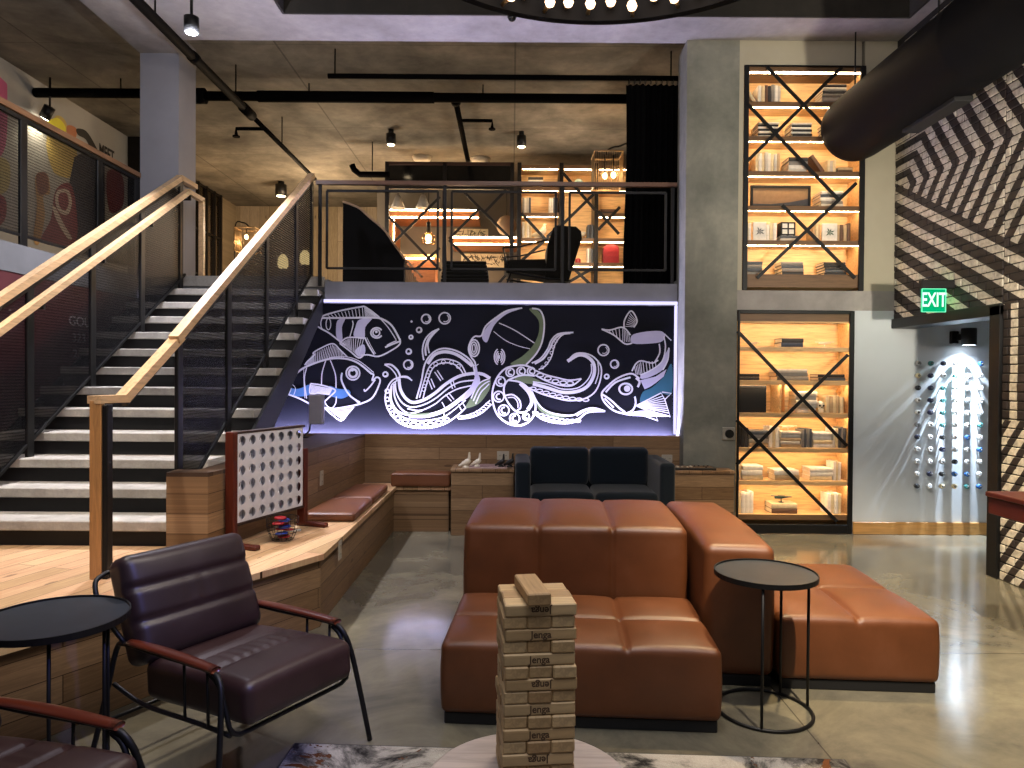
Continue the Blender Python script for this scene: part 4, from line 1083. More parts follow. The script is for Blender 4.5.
# ------------------------------------------------------------------ armchairs
CHL = leather('oxblood_leather', '#2a1b1d', .42, 1.2)
CHL2 = leather('oxblood_leather_seat', '#34211f', .42, 1.2)
def armchair(label, loc, rz):
    t = thing('armchair', label, 'armchair', loc, rz, 'leather armchairs')
    def seat_d(p, n):
        top = max(0, n.z); d = top * .016 * (1 - (p.x / .27) ** 4) * (1 - abs(p.y / .29) ** 4)
        for s in (-.06, .08): d -= top * .010 * math.exp(-((p.y - s) / .012) ** 2) * (1 if abs(p.x) < .2 else max(0, 1 - (abs(p.x) - .2) / .05))
        if -.06 < p.y < .08 and abs(p.x) < .16: d += top * .0018 * math.sin(p.x * 140)
        return d
    M = Matrix.Rotation(.07, 4, 'X')
    g = G(); g.cushion((-.012, .045, .352), (.51, .60, .15), .038, .0125, seat_d, 0, M); g.build('seat_cushion', CHL2, t, True)
    def back_d(p, n):
        fr = max(0, n.y); d = fr * .020 * (1 - (p.x / .28) ** 4) * (1 - abs(p.z / .21) ** 4)
        for s in (-.055, .075): d -= fr * .014 * math.exp(-((p.z - s - .05 * max(0, abs(p.x) - .19)) / .012) ** 2)
        if -.055 < p.z < .075 and abs(p.x) < .17: d += fr * .0009 * math.sin(p.x * 90) * (1 - abs(p.x) / .17)
        return d
    M = Matrix.Rotation(.38, 4, 'X')
    g = G(); g.cushion((0, -.325, .585), (.56, .13, .42), .042, .0125, back_d, 0, M); g.build('back_cushion', CHL, t, True)
    # side frames: one bent tube each, foot - arm - down to the rear foot
    for s in (-1, 1):
        x = s * .285
        arm = [(x + s * .075, .345, .005), (x + s * .045, .315, .22), (x + s * .02, .29, .38), (x + s * .004, .262, .455), (x, .21, .482), (x, .10, .484), (x, -.12, .478), (x, -.30, .474)]
        arm += [(x, -.36, .44), (x + s * .02, -.40, .25), (x + s * .05, -.45, .005)]
        g = G(); g.tube(crom(arm, 5), .0105, 10); g.build('side_frame', BLACK, t, True)
        sl_ = [(x, .205, .468), (x - s * .001, .25, .44), (x - s * .004, .283, .36), (x - s * .010, .30, .30), (x - s * .04, .304, .275), (x - s * .09, .303, .27), (0, .303, .27)]
        g = G(); g.tube(crom(sl_, 5), .0085, 10); g.build('seat_rail', BLACK, t, True)
        g = G(); g.tube(crom([(x - s * .01, .30, .28), (x - s * .012, .1, .275), (x - s * .012, -.2, .262), (x - s * .005, -.385, .30)], 4), .0085, 8); g.build('seat_rail', BLACK, t, True)
        for y in (.06, .19):
            g = G(); g.cyl((x - s * .004, y, .285), (x, y, .478), .0055, 8); g.build('spindle', BLACK, t, True)
        tp = G(); n = 16; P = []
        for i in range(n + 1):
            u = i / n; y = .235 - .50 * u; z = .492 + .006 * math.sin(u * PI) - .004 * u
            w = .021 + .005 * math.sin(u * PI); h = .011
            P.append([(x + w * math.cos(a), y, z + h * math.sin(a)) for a in [2 * PI * k / 12 for k in range(12)]])
        vs = [v for r_ in P for v in r_]
        fs = [(i * 12 + k, i * 12 + (k + 1) % 12, (i + 1) * 12 + (k + 1) % 12, (i + 1) * 12 + k) for i in range(n) for k in range(12)] + [list(range(12)), list(range(n * 12, n * 12 + 12))]
        tp.add(vs, fs, 0, True); tp.build('armrest', MAHOG, t, True)
    back = [(-.285, -.30, .474), (-.315, -.40, .58), (-.315, -.455, .675), (-.28, -.475, .705), (-.2, -.478, .712), (.2, -.478, .712), (.28, -.475, .705), (.315, -.455, .675), (.315, -.40, .58), (.285, -.30, .474)]
    g = G(); g.tube(crom(back, 4), .0095, 10); g.build('back_frame', BLACK, t, True)
    g = G(); g.cyl((-.30, -.425, .15), (.30, -.425, .15), .008, 8); g.build('stretcher', BLACK, t, True)
    return t
armchair('dark brown leather armchair with wooden arms facing the coffee table', (-1.055, 2.79, 0), math.radians(-121.3))
armchair('dark brown leather armchair cut by the lower left corner', (-1.43, 1.84, 0), math.radians(-108.7))

# ------------------------------------------------------------------ round side tables
TTOP = plain('table_top_black', '#2a3035', .38, .2, .18, 14)
def side_table(label, x, y, zt, r, rr, angs):
    t = thing('side_table', label, 'table', (x, y, 0), 0, 'black round side tables')
    g = G(); g.lathe([(0, zt - .010), (r - .003, zt - .010), (r - .003, zt - .006), (0, zt - .006)], (0, 0, 0), 56, 0, False); g.build('table_top', TTOP, t, True)
    g = G(); g.lathe([(r - .006, zt - .022), (r, zt - .022), (r + .001, zt + .001), (r - .004, zt + .001), (r - .006, zt - .022)], (0, 0, 0), 56, 0, False); g.build('rim', BLACK, t, True)
    g = G(); g.tube([(rr * math.cos(a), rr * math.sin(a), .0085) for a in [2 * PI * k / 48 for k in range(48)]], .0078, 8, True); g.build('base_ring', BLACK, t, True)
    for a in angs:
        a = math.radians(a)
        g = G(); g.cyl((rr * math.cos(a), rr * math.sin(a), .008), (rr * math.cos(a), rr * math.sin(a), zt - .009), .0065, 10); g.build('leg', BLACK, t, True)
side_table('black round side table in front of tall leather block', 1.145, 3.205, .632, .223, .206, (-112, 6, 50))
side_table('black round side table beside the armchairs at left edge', -1.59, 2.48, .655, .238, .165, (-62, 8, 32))

# coffee table
ct = thing('coffee_table', 'round pale wood coffee table under the block tower', 'table', (.05, 1.89, 0))
PALEW = grain('bleached_oak', '#b3a69d', 0, .5, .6)
g = G(); g.lathe([(0, .38), (.262, .38), (.278, .388), (.282, .402), (.278, .416), (.268, .42), (0, .42)], (0, 0, 0), 64); g.build('table_top', PALEW, ct, True)
g = G(); g.lathe([(.05, .012), (.04, .06), (.038, .32), (.07, .38)], (0, 0, 0), 24); g.build('pedestal', BLACK, ct, True)
g = G(); g.lathe([(.2, .0125), (.2, .018), (.19, .024), (.05, .028)], (0, 0, 0), 40); g.build('foot_plate', BLACK, ct, True)

# stacking block tower
BW, BL_, BH = .0632, .1905, .0325
BLOCKM = [grain('tower_pine_' + str(i), c, 0, .6) for i, c in enumerate(('#b4966a', '#a98c62', '#bb9f74', '#a08158'))]
BLOCKE = [grain('tower_pine_end_' + str(i), c, 1, .65) for i, c in enumerate(('#8c6c4a', '#9a7a54', '#7f6142'))]
INK = plain('burnt_ink', '#4f3a26', .8)
TX, TY, TA = .068, 1.948, math.radians(6.5)
TM = Matrix.Translation((TX, TY, .4205)) @ Matrix.Rotation(TA, 4, 'Z')
def tower_block(M, label, i, txt=None):
    t = thing('wooden_block', label, 'block', (0, 0, 0), 0, 'blocks of the stacking tower')
    t.matrix_basis = M
    g = G(); g.bevbox(-BL_ / 2 + .0006, BL_ / 2 - .0006, -BW / 2 + .0004, BW / 2 - .0004, .0003, BH - .0003, .0035)
    g.build('wood', BLOCKM[i % 4], t, True)
    if txt:
        Mt = Matrix.Translation((0, -BW / 2 + .0002, BH / 2)) @ Matrix.Rotation(PI / 2, 4, 'X')
        if txt < 0: Mt = Mt @ Matrix.Rotation(PI, 4, 'Z')
        text_mesh('lettering', 'Jenga', .026, Mt, INK, t, .0003, .0006, True)
    return t
LN = 15
PLACE = ['left', 'middle', 'right']; PL2 = ['front', 'middle', 'rear']
for L in range(LN):
    lev = LN - 1 - L
    where = 'top layer' if lev == 0 else ('bottom layer' if lev == LN - 1 else f'layer {["", "second", "third", "fourth", "fifth", "sixth", "seventh", "eighth", "ninth", "tenth", "eleventh", "twelfth", "thirteenth", "fourteenth"][lev]} from the top')
    across = (lev % 2 == 0)
    jx, jy = random.uniform(-.003, .003), random.uniform(-.003, .003)
    for k in range(3):
        o = (k - 1) * BW
        if across:
            M = TM @ Matrix.Translation((jx + random.uniform(-.003, .003), o + jy, L * BH)) @ Matrix.Rotation(random.uniform(-.008, .008), 4, 'Z')
            tower_block(M, f'pale wooden tower block lying sideways at the {PL2[k]} of the {where}', L * 3 + k, (1 if (lev // 2) % 3 in (1, 2) else -1) if k == 0 else None)
        else:
            M = TM @ Matrix.Translation((o + jx, jy + random.uniform(-.004, .004), L * BH)) @ Matrix.Rotation(PI / 2, 4, 'Z')
            tower_block(M, f'pale wooden tower block end on at the {PLACE[k]} of the {where}', L * 3 + k + 1)
M = TM @ Matrix.Translation((-.012, -.018, LN * BH + .0002)) @ Matrix.Rotation(PI / 2 + .07, 4, 'Z')
tower_block(M, 'single loose wooden block lying on top of the tower', 3)

# rug
def rug_mat():
    t = NT('rug_pile'); v = t.coord()
    a = t.noise(v, 3.2, 6, .7, .6); b = t.noise(t.mapping(v, (1, 1, 1), (0, 0, 0), (5, 3, 1)), 4.5, 6, .7, .8); c = t.noise(v, 180, 2)
    col = t.ramp(a, [(.40, lin('#2a2827')), (.46, lin('#6b6863')), (.52, lin('#a7a29a')), (.60, lin('#b5b0a8'))])
    m = t.math('GREATER_THAN', b, .61)
    col = t.mix(m, col, lin('#5f3a22'))
    col = t.mix(.25, col, t.ramp(c, [(.3, lin('#555250')), (.7, lin('#c8c4bd'))]), 'OVERLAY')
    t.bsdf(col, .95, 0, c, .5, .006, .1)
    return t.m
rg = thing('patterned_rug', 'mottled grey white and brown rug under the coffee table', 'rug', (.15, 1.9, 0), math.radians(-2.5))
g = G(); g.bevbox(-1.06, 1.12, -.95, .93, .0006, .011, .004); g.build('pile', rug_mat(), rg, True)
g = G()
for a, b in (((-1.06, -.95), (1.12, -.95)), ((1.12, -.95), (1.12, .93)), ((1.12, .93), (-1.06, .93)), ((-1.06, .93), (-1.06, -.95))):
    g.tube([(a[0], a[1], .006), (b[0], b[1], .006)], .0055, 8)
g.build('binding', plain('rug_binding', '#3a3735', .95), rg, True)

# ------------------------------------------------------------------ four in a row board with its discs
P0 = atY(234, 523, 4.38); P1 = atY(300, 506, 5.0)
a0 = Vector((P0.x, P0.y)); a1 = Vector((P1.x, P1.y)); W_ = (a1 - a0).length
cf = thing('connect_disc_game', 'large white four in a row board with round holes on bench', 'game', (a0.x, a0.y, ZP), math.atan2(a1.y - a0.y, a1.x - a0.x))
zb0, zt0 = P0.z - ZP, atY(234, 434, 4.38).z - ZP
CW, CH = W_ / 7, (zt0 - zb0) / 6
def holed(g, x0, z0, w, h, r, y0, y1):
    n = 24; cx, cz = x0 + w / 2, z0 + h / 2
    O, I = [], []
    for k in range(n):
        a = 2 * PI * k / n; c_, s_ = math.cos(a), math.sin(a)
        q = min(w / 2 / max(abs(c_), 1e-6), h / 2 / max(abs(s_), 1e-6)); O.append((cx + c_ * q, cz + s_ * q)); I.append((cx + r * c_, cz + r * s_))
    vs = [(x, y, z) for y in (y0, y1) for x, z in O + I]
    fs = []
    for k in range(n):
        l = (k + 1) % n
        fs += [(k, l, n + l, n + k), (2 * n + k, 3 * n + k, 3 * n + l, 2 * n + l), (n + k, n + l, 3 * n + l, 3 * n + k)]
    g.add(vs, fs)
for nm, ya, yb in (('front_grid', -.022, -.016), ('rear_grid', .016, .022)):
    g = G()
    for i in range(7):
        for j in range(6): holed(g, i * CW, zb0 + j * CH, CW, CH, CH * .335, ya, yb)
    g.build(nm, plain('game_white', '#d2d1d8', .5, 0, .03), cf, True)
g = G()
for i in range(1, 7): g.box(i * CW - .004, i * CW + .004, -.0155, .0155, zb0, zt0)
g.build('channel_ribs', plain('game_white_rib', '#9b9aa4', .5), cf, True)
g = G(); g.bevbox(-.02, W_ + .02, -.028, .028, zt0, zt0 + .014); g.build('top_rail', plain('dark_rail', '#2a1712', .5), cf, True)
g = G(); g.bevbox(-.02, W_ + .02, -.026, .026, zb0 - .02, zb0 - .001); g.build('release_bar', plain('dark_rail', '#2a1712', .5), cf, True)
for x, zt in ((-.045, zt0 + .014), (W_ + .006, zt0 - .15)):
    g = G(); g.bevbox(x, x + .042, -.032, .032, .022, zt, .004); g.build('post', REDWOOD, cf, True)
    g = G(); g.bevbox(x - .004, x + .046, -.20, .036, .001, .03, .006); g.build('foot', REDWOOD, cf, True)
RED = plain('red_disc', '#9c1420', .4, 0, .08); BLUE = plain('blue_disc', '#16369a', .4, 0, .08)
bk = thing('wire_basket', 'black wire basket of game discs under the hole board', 'basket', (-1.455, 4.545, ZP))
bx, by = -1.455, 4.545
g = G()
for z, r in ((ZP + .012, .065), (ZP + .06, .088), (ZP + .105, .098), (ZP + .15, .10)):
    g.tube([(bx + r * math.cos(a), by + r * math.sin(a), z) for a in [2 * PI * k / 24 for k in range(24)]], .0022, 5, True)
for k in range(14):
    a = 2 * PI * k / 14
    g.tube([(bx + r * math.cos(a), by + r * math.sin(a), z) for z, r in ((ZP + .012, .02), (ZP + .012, .065), (ZP + .06, .088), (ZP + .105, .098), (ZP + .15, .10))], .0016, 5)
g.build('wire_cage', BLACK, bk)
random.seed(3)
for i in range(10):
    col = i not in (2, 5, 8)
    a = i * 2.4; r = .008 + .028 * (i % 4) / 3
    o = thing('game_disc', f'{"red" if col else "blue"} game disc heaped in the wire basket under the board', 'disc', (bx + r * math.cos(a), by + r * math.sin(a), ZP + .03 + .013 * i), 0, f'{"red" if col else "blue"} game discs in the basket')
    o.rotation_euler = (random.uniform(-.1, .1), random.uniform(-.1, .1), 0)
    g = G(); g.lathe([(0, -.005), (.036, -.005), (.038, -.002), (.038, .002), (.036, .005), (.028, .005), (.026, .003), (0, .003)], (0, 0, 0), 24)
    me = g.build('disc_body', RED if col else BLUE, o, True)
q = atZ(293, 532, ZP)
mk = thing('white_marker', 'small white marker lying on bench by the wire basket', 'marker', (q.x, q.y, ZP))
g = G(); g.cyl((-.03, -.01, .010), (.03, .01, .010), .009, 12); g.build('barrel', WHITE, mk, True)
g = G(); g.cyl((.0305, .0102, .010), (.05, .0167, .010), .0095, 12); g.build('cap', plain('marker_cap', '#a9a8a4', .5), mk, True)

# ------------------------------------------------------------------ small things on and around the benches
ZT = .6285
cb = thing('chess_board', 'pale pinkish chess board lying on the left side block', 'board game', (-.21, 6.86, ZT))
g = G(); g.bevbox(-.40, -.04, 6.72, 7.0, ZT, ZT + .012, .002); g.build('board', plain('board_pale', '#b39a97', .5, 0, .04), cb)
g = G()
for i in range(8):
    for j in range(8):
        if (i + j) % 2: g.box(-.39 + i * .0425, -.3475 + i * .0425, 6.73 + j * .0325, 6.7625 + j * .0325, ZT + .0121, ZT + .0126)
g.build('dark_squares', plain('board_rose', '#7f5f62', .5, 0, .04), cb)
IVORY = plain('ivory_piece', '#d8cdbb', .4, 0, .04); EBON = plain('ebony_piece', '#141213', .35, 0, .1)
def swan(px, s, m, z, label, flip, cat='chess piece'):
    x = atY(px, 468, 6.78).x
    t = thing('chess_piece', label, cat, (x, 6.78, z), 0, 'carved chess pieces')
    f = -1 if flip else 1
    pts = [(-.055 * f, 0, .012), (-.03 * f, 0, .028), (0, 0, .04), (.022 * f, 0, .058), (.030 * f, 0, .085), (.030 * f, 0, .110), (.033 * f, 0, .128)]
    g = G(); g.tube(crom([Vector(p) * s for p in pts], 4), [r * s for r in [.004 + (.022 if 4 < i < 14 else .012) * (1 - abs(i - 10) / 18) for i in range(25)]], 10); g.build('figure', m, t, True)
    g = G(); g.lathe([(.030 * s, 0), (.030 * s, .006 * s), (.022 * s, .010 * s), (.018 * s, .02 * s)], (0.004 * f, 0, 0), 20); g.build('base', m, t, True)
ZB2 = ZT + .0005
swan(465.5, 1.15, IVORY, ZB2, 'taller ivory chess piece at left end of the chess block', False)
swan(476.5, 1.0, IVORY, ZB2 + .012, 'shorter ivory chess piece at left edge of the chess board', False)
swan(500.5, .95, EBON, ZB2 + .0125, 'black chess piece on the chess board nearer the ivory ones', False)
swan(509.5, 1.0, EBON, ZB2 + .0125, 'black chess piece at right edge of the chess board', False)
kb = thing('checkers_board', 'dark checkers board on the right side block by the column', 'board game', (1.76, 6.86, ZT))
kx0, kx1 = atY(671, 470, 6.85).x, atY(712, 470, 6.85).x
g = G(); g.bevbox(kx0, kx1, 6.70, 6.89, ZT, ZT + .022, .004); g.build('board', plain('board_dark', '#1d1815', .5, 0, .1), kb)
g = G(); sx_ = (kx1 - kx0 - .04) / 8
for i in range(8):
    for j in range(8):
        if (i + j) % 2: g.box(kx0 + .02 + i * sx_, kx0 + .02 + (i + 1) * sx_, 6.711 + j * .021, 6.732 + j * .021, ZT + .0221, ZT + .0226)
g.build('light_squares', plain('board_tan', '#86694a', .5, 0, .04), kb)
for k, (i, j, m) in enumerate(((0, 1, 1), (2, 1, 1), (1, 2, 1), (3, 2, 1), (0, 3, 1), (4, 5, 0), (6, 5, 0), (5, 6, 0), (7, 6, 0), (6, 1, 0), (3, 4, 1))):
    o = thing('checkers_piece', f'{"pale" if m else "black"} round piece on the checkers board', 'game piece', (kx0 + .02 + (i + .5) * sx_, 6.711 + (j + .5) * .021, ZT + .0227), 0, f'{"pale" if m else "black"} pieces on the checkers board')
    g = G(); g.lathe([(.009, 0), (.0098, .002), (.0098, .007), (.008, .009), (.006, .0075), (0, .0075)], (0, 0, 0), 18); g.build('disc_body', IVORY if m else EBON, o, True)

def plate(c, nrm, w, h, label, kind='wall_outlet'):
    """small wall plate with two sockets"""
    n = Vector(nrm).normalized(); u = Vector((0, 0, 1)).cross(n).normalized(); c = Vector(c)
    M = Matrix.Translation(c) @ Matrix((u, Vector((0, 0, 1)), n)).transposed().to_4x4()
    t = thing(kind, label, 'outlet', tuple(c)); PL = plain('outlet_plate', '#a9a294', .45, 0, .03)
    g = G(); g.bevbox(-w / 2, w / 2, -h / 2, h / 2, .0002, .006, .002); g.xform(M); g.build('cover_plate', PL, t)
    hor = w > h
    for s in (-1, 1):
        dx, dy = (s * w * .24, 0) if hor else (0, s * h * .22)
        g = G(); g.bevbox(dx - .016, dx + .016, dy - .013, dy + .013, .006, .0085, .002)
        g.xform(M); sk_ = g.build('socket', PL, t)
        g = G()
        for q in (-.006, .006): g.box(dx + q - .0015, dx + q + .0015, dy - .005, dy + .005, .0085, .009)
        g.xform(M); g.build('slots', BLACKM, sk_)
e1 = (Vector((-1.445, 7.033)) - Vector((-1.595, 5.3))).normalized()
q = Vector((-1.595, 5.3)).lerp(Vector((-1.445, 7.033)), .30)
plate((q.x + .001, q.y, .66), (e1.y, -e1.x, 0), .075, .12, 'pale outlet plate on the left bench backrest')
p = atX(340, 550, -1.105)
plate((-1.108, min(max(p.y, 4.32), 5.2), p.z), (1, 0, 0), .075, .12, 'pale outlet plate on the front of the left bench')
p = atY(503, 455.5, 7.03); plate((p.x, 7.034, p.z), (0, -1, 0), .118, .085, 'pale outlet plate behind the black chess pieces')
p = atY(667, 458.5, 7.03); plate((p.x, 7.034, p.z), (0, -1, 0), .105, .075, 'pale outlet plate right of the navy loveseat')
p = atY(728, 433.5, 6.9)
th_ = thing('wall_thermostat', 'small square control with black knob on concrete column', 'control', (p.x, 6.899, p.z))
g = G(); g.bevbox(p.x - .06, p.x + .06, 6.876, 6.899, p.z - .062, p.z + .062, .006); g.build('back_plate', plain('control_plate', '#9b978c', .4, .2), th_)
g = G(); g.lathe([(.040, -.024), (.042, 0)], (p.x + .004, 6.876, p.z), 24, 0, True, 'Y'); g.build('knob', BLACK, th_)

# little box lamp on the ledge
p = atY(317, 408, 6.6)
bl = thing('ledge_lamp', 'small grey rectangular box on bent black stem before the mural', 'lamp', (p.x, 6.6, .92))
za, zb = atY(317, 424, 6.6).z, atY(317, 394.5, 6.6).z
g = G(); g.bevbox(p.x - .066, p.x + .060, 6.56, 6.64, za, zb, .006); g.build('box_shade', plain('grey_box', '#8f8c99', .5, 0, .04), bl)
g = G(); g.tube(crom([(p.x - .06, 6.6, za + .02), (p.x - .068, 6.6, za - .05), (p.x - .085, 6.6, .97), (p.x - .12, 6.58, .929)], 4), .008, 8); g.build('stem', BLACK, bl)
g = G(); g.lathe([(.05, .9205), (.05, .928), (.02, .932)], (p.x - .12, 6.58, 0), 20); g.build('base', BLACK, bl)

# ------------------------------------------------------------------ corridor: wheels on pegs, lamp, exit sign
YW = 6.9
cols_px = [917, 929.3, 941.8, 954, 966.8, 979.5]
WC = dict(white='#d5d3cd', black='#17171c', blue='#2c5f9e', navy='#1a1d3c', teal='#3d7f7c', cream='#cfc29a', grey='#8d9092')
WM = {k: plain('wheel_' + k, v, .45, 0, .05) for k, v in WC.items()}
grid_c = ['grey teal navy white white blue', 'cream navy white teal white white', 'black navy teal white white white', 'white navy teal white grey white',
          'white navy teal white white white', 'black black grey white white white', 'grey white teal white white teal', 'navy white black white blue white',
          'white white navy white white blue', 'white white white black white white', 'white navy black blue blue white', 'black white cream cream teal blue']
proto = {}
zs0, zs1 = atY(950, 363.6, YW).z, atY(950, 485.5, YW).z
xs0, xs1 = atY(cols_px[0], 430, YW - .04).x, atY(cols_px[-1], 430, YW - .04).x
NR = 11
for r in range(NR):
    cl = grid_c[r + (0 if r < 5 else 1)].split()
    for c in range(6):
        x = xs0 + (xs1 - xs0) * c / 5; z = zs0 + (zs1 - zs0) * r / (NR - 1)
        lab = f'{cl[c]} wheel on wall peg, {ORD[r] if r < 9 else ["tenth", "eleventh"][r - 9]} row from top, {ORD[c]} from left'
        if cl[c] in proto:
            dup(proto[cl[c]], (x, YW - .0005, z), None, lab)
        else:
            t = thing('mounted_wheel', lab, 'wheel', (x, YW - .0005, z), 0, 'small wheels on the corridor wall pegs')
            g = G(); g.lathe([(.006, 0), (.006, -.085)], (0, 0, 0), 8, 0, True, 'Y'); g.build('peg', plain('peg_metal', '#8b8b88', .3, .8), t, True)
            g = G(); g.lathe([(.011, -.030), (.019, -.030), (.0235, -.036), (.0245, -.048), (.0235, -.060), (.019, -.066), (.011, -.066), (.011, -.030)], (0, 0, 0), 18, 0, True, 'Y'); g.build('tread', WM[cl[c]], t, True)
            g = G(); g.lathe([(.0062, -.034), (.0109, -.034), (.0109, -.0655), (.0062, -.0655)], (0, 0, 0), 14, 0, True, 'Y'); g.build('bearing', BLACK, t, True)
            proto[cl[c]] = t
p = atY(967.5, 337, 6.78)
wl = thing('wall_lamp', 'square black down-facing lamp on the corridor wall above the wheels', 'lamp', (p.x, 6.895, p.z))
g = G(); g.bevbox(p.x - .10, p.x - .03, 6.86, 6.899, p.z - .06, p.z + .06, .004); g.build('back_plate', BLACK, wl)
g = G(); g.bevbox(p.x - .055, p.x - .03, 6.79, 6.87, p.z - .03, p.z + .03, .004); g.build('arm', BLACK, wl)
g = G(); g.lathe([(.050, p.z - .075), (.0655, p.z - .078), (.0655, p.z + .080), (.06, p.z + .084)], (p.x + .01, 6.775, 0), 28); g.build('housing', BLACK, wl)
g = G(); g.lathe([(0, p.z - .0755), (.052, p.z - .0755), (.052, p.z - .0765), (0, p.z - .0765)], (p.x + .01, 6.775, 0), 24); g.build('lens', emit('lens_cool', '#e6f2ff', 14), wl)
spot('wall_lamp_light', (p.x + .01, 6.775, p.z - .085), (p.x - .02, 6.84, 0), 40, '#dcebff', 122, .8, .02)
spot('wall_lamp_beam', (p.x + .01, 6.745, p.z - .085), (p.x - .06, 6.86, 0), 420, '#dcebff', 62, 1.0, .02)

p = atY(934, 300, 5.95)
ex = thing('exit_sign', 'lit green EXIT sign over the corridor opening', 'sign', (p.x, 5.95, p.z))
xa, xb = atY(921.5, 300, 5.95).x, 3.595
za, zb = atY(934, 312, 5.95).z, atY(934, 289, 5.95).z
g = G(); g.bevbox(xa, xb, 5.945, 5.965, za, zb, .003); g.build('lit_panel', emit('exit_green', '#00b070', .75), ex)
g = G()
for a, b in (((xa, za), (xb, za)), ((xa, zb), (xb, zb)), ((xa, za), (xa, zb)), ((xb, za), (xb, zb))): g.bar((a[0], 5.942, a[1]), (b[0], 5.942, b[1]), .006, .006, (0, 1, 0))
g.build('edge', emit('exit_edge', '#7dffc0', .8), ex)
text_mesh('lettering', 'EXIT', (zb - za) * .86, Matrix.Translation(((xa + xb) / 2, 5.942, (za + zb) / 2)) @ Matrix.Rotation(PI / 2, 4, 'X') @ Matrix.Diagonal((.62, 1, 1, 1)), emit('exit_letters', '#c9ffe6', 1.1), ex, .001, .003)
g = G(); g.bevbox(xa - .01, 3.665, 5.93, 5.985, zb + .003, zb + .075, .006); g.build('mounting', BLACK, ex)
point('exit_glow', ((xa + xb) / 2 + .02, 6.04, (za + zb) / 2), .5, '#00ff90', .06)

# ------------------------------------------------------------------ overhead: duct, pipes, lights
dX, dZ, dR = 3.21, 3.86, .312
du = thing('hanging_duct', 'large round black air duct hanging at upper right', 'duct', (dX, 5, dZ))
g = G(); g.lathe([(dR, .8), (dR, 3.0), (dR + .0015, 3.01), (dR + .0015, 3.05), (dR, 3.06), (dR, 4.9), (dR + .0015, 4.91), (dR + .0015, 4.95), (dR, 4.96), (dR, 6.72), (dR * .97, 6.80), (dR * .86, 6.86), (0, 6.87)], (dX, 0, dZ), 56, 0, True, 'Y')
g.build('duct_shell', plain('duct_black', '#0d0d0f', .6, 0, .12, 6, 0, .05), du)
for y in (6.72, 5.41):
    zc = ZB if y > 6.47 else 5.4
    g = G(); g.cyl((dX - .02, y, dZ + dR - .01), (dX - .02, y, zc - .001), .007, 8); g.build('hanger_rod', BLACK, du)
g = G(); g.bevbox(dX - .02, dX + .12, 5.2, 5.9, dZ - dR - .03, dZ - dR + .012, .006); g.build('duct_grille', BLACKM, du)

def pipe(label, pts, r, hang=None, name='sprinkler_pipe', flanges=(), par=None):
    t = par or thing(name, label, 'pipe', tuple(pts[0]))
    g = G(); g.tube(pts, r, 12); g.build('branch_pipe' if par else 'pipe_run', PIPE, t)
    for h, zc in (hang or ()):
        g = G(); g.cyl((h[0], h[1], h[2]), (h[0], h[1], zc - .001), .008, 8); g.build('hanger', PIPE, t)
    for a, b, rr in flanges:
        g = G(); g.cyl(a, b, rr, 16); g.build('sprinkler_head' if par else 'coupling', PIPE, t)
    return t
    return t
y1 = 8.5; a, b = atY(197, 96.5, y1), atY(640, 98.5, y1)
z = (a.z + b.z) / 2
pipe('thick black pipe crossing under the upper level ceiling', [(a.x, y1, z), (b.x, y1, z)], .055, [((atY(309, 90, y1).x, y1, z), ZC), ((atY(483, 88, y1).x, y1, z), ZC)], 'ceiling_pipe',
     (((a.x - .02, y1, z), (a.x + .10, y1, z), .09), ((atY(258, 97, y1).x, y1, z), (atY(434, 97, y1).x, y1, z), .066)))
y2 = 7.6; a, b = atY(328, 75.5, y2), atY(679, 79, y2); z = (a.z + b.z) / 2
pipe('thin black pipe crossing in front of the thick ceiling pipe', [(a.x, y2, z), (b.x, y2, z)], .027, [((atY(335, 70, y2).x, y2, z), ZC), ((atY(671, 72, y2).x, y2, z), ZC)], 'ceiling_pipe')
z = 4.56
X3 = -3.10
pipe('long black pipe running back from top left toward the stairs', [(X3, 3.0, z), (X3, 8.32, z)], .046, [((X3, 6.2, z), ZB), ((X3, 8.0, z), ZC)], 'sprinkler_pipe', (((X3, 6.9, z), (X3, 7.0, z), .054), ((X3, 8.2, z), (X3, 8.5, z), .058)))
PT = pipe('thinner black pipe continuing back over the stair head', [(X3, 8.50, z), (X3, 11.2, z)], .030, [((X3, 9.6, z), ZC)])
yb_ = 9.0
pipe('short black branch pipe with sprinkler head left of the long pipe', [(X3 - .03, yb_, z + .02), (X3 - .38, yb_, z + .02), (X3 - .38, yb_, z - .06)], .022, None, 'sprinkler_pipe', (((X3 - .38, yb_, z - .07), (X3 - .38, yb_, z - .085), .045),), PT)
X4 = -.70
PT = pipe('brown black pipe running back to the upper bookcase', [(X4, 8.60, 4.80), (X4, 11.0, 4.80)], .035, [((X4, 10.2, 4.8), ZC)], 'sprinkler_pipe', (((X4, 8.56, 4.80), (X4, 8.66, 4.80), .06),))
pipe('short branch pipe with sprinkler head over the upper bookcase', [(X4 + .035, 9.25, 4.79), (X4 + .42, 9.25, 4.79), (X4 + .42, 9.25, 4.70)], .022, None, 'sprinkler_pipe', (((X4 + .42, 9.25, 4.69), (X4 + .42, 9.25, 4.675), .045),), PT)
a = atY(352, 171, 10.6)
pipe('short black elbow pipe left of the upper bookcase', [(a.x, 10.6, a.z + .09), (a.x + .03, 10.6, a.z + .02), (a.x + .12, 10.6, a.z - .05), (a.x + .55, 10.6, a.z - .05)], .045, [((a.x + .3, 10.6, a.z), ZC)])
ya_ = 8.4; a = atY(80, 93, ya_)
pipe('black trough along the ceiling at far upper left', [(-5.60, ya_, a.z), (-4.0, ya_, a.z)], .055, [((-4.6, ya_, a.z), ZC)], 'ceiling_pipe')

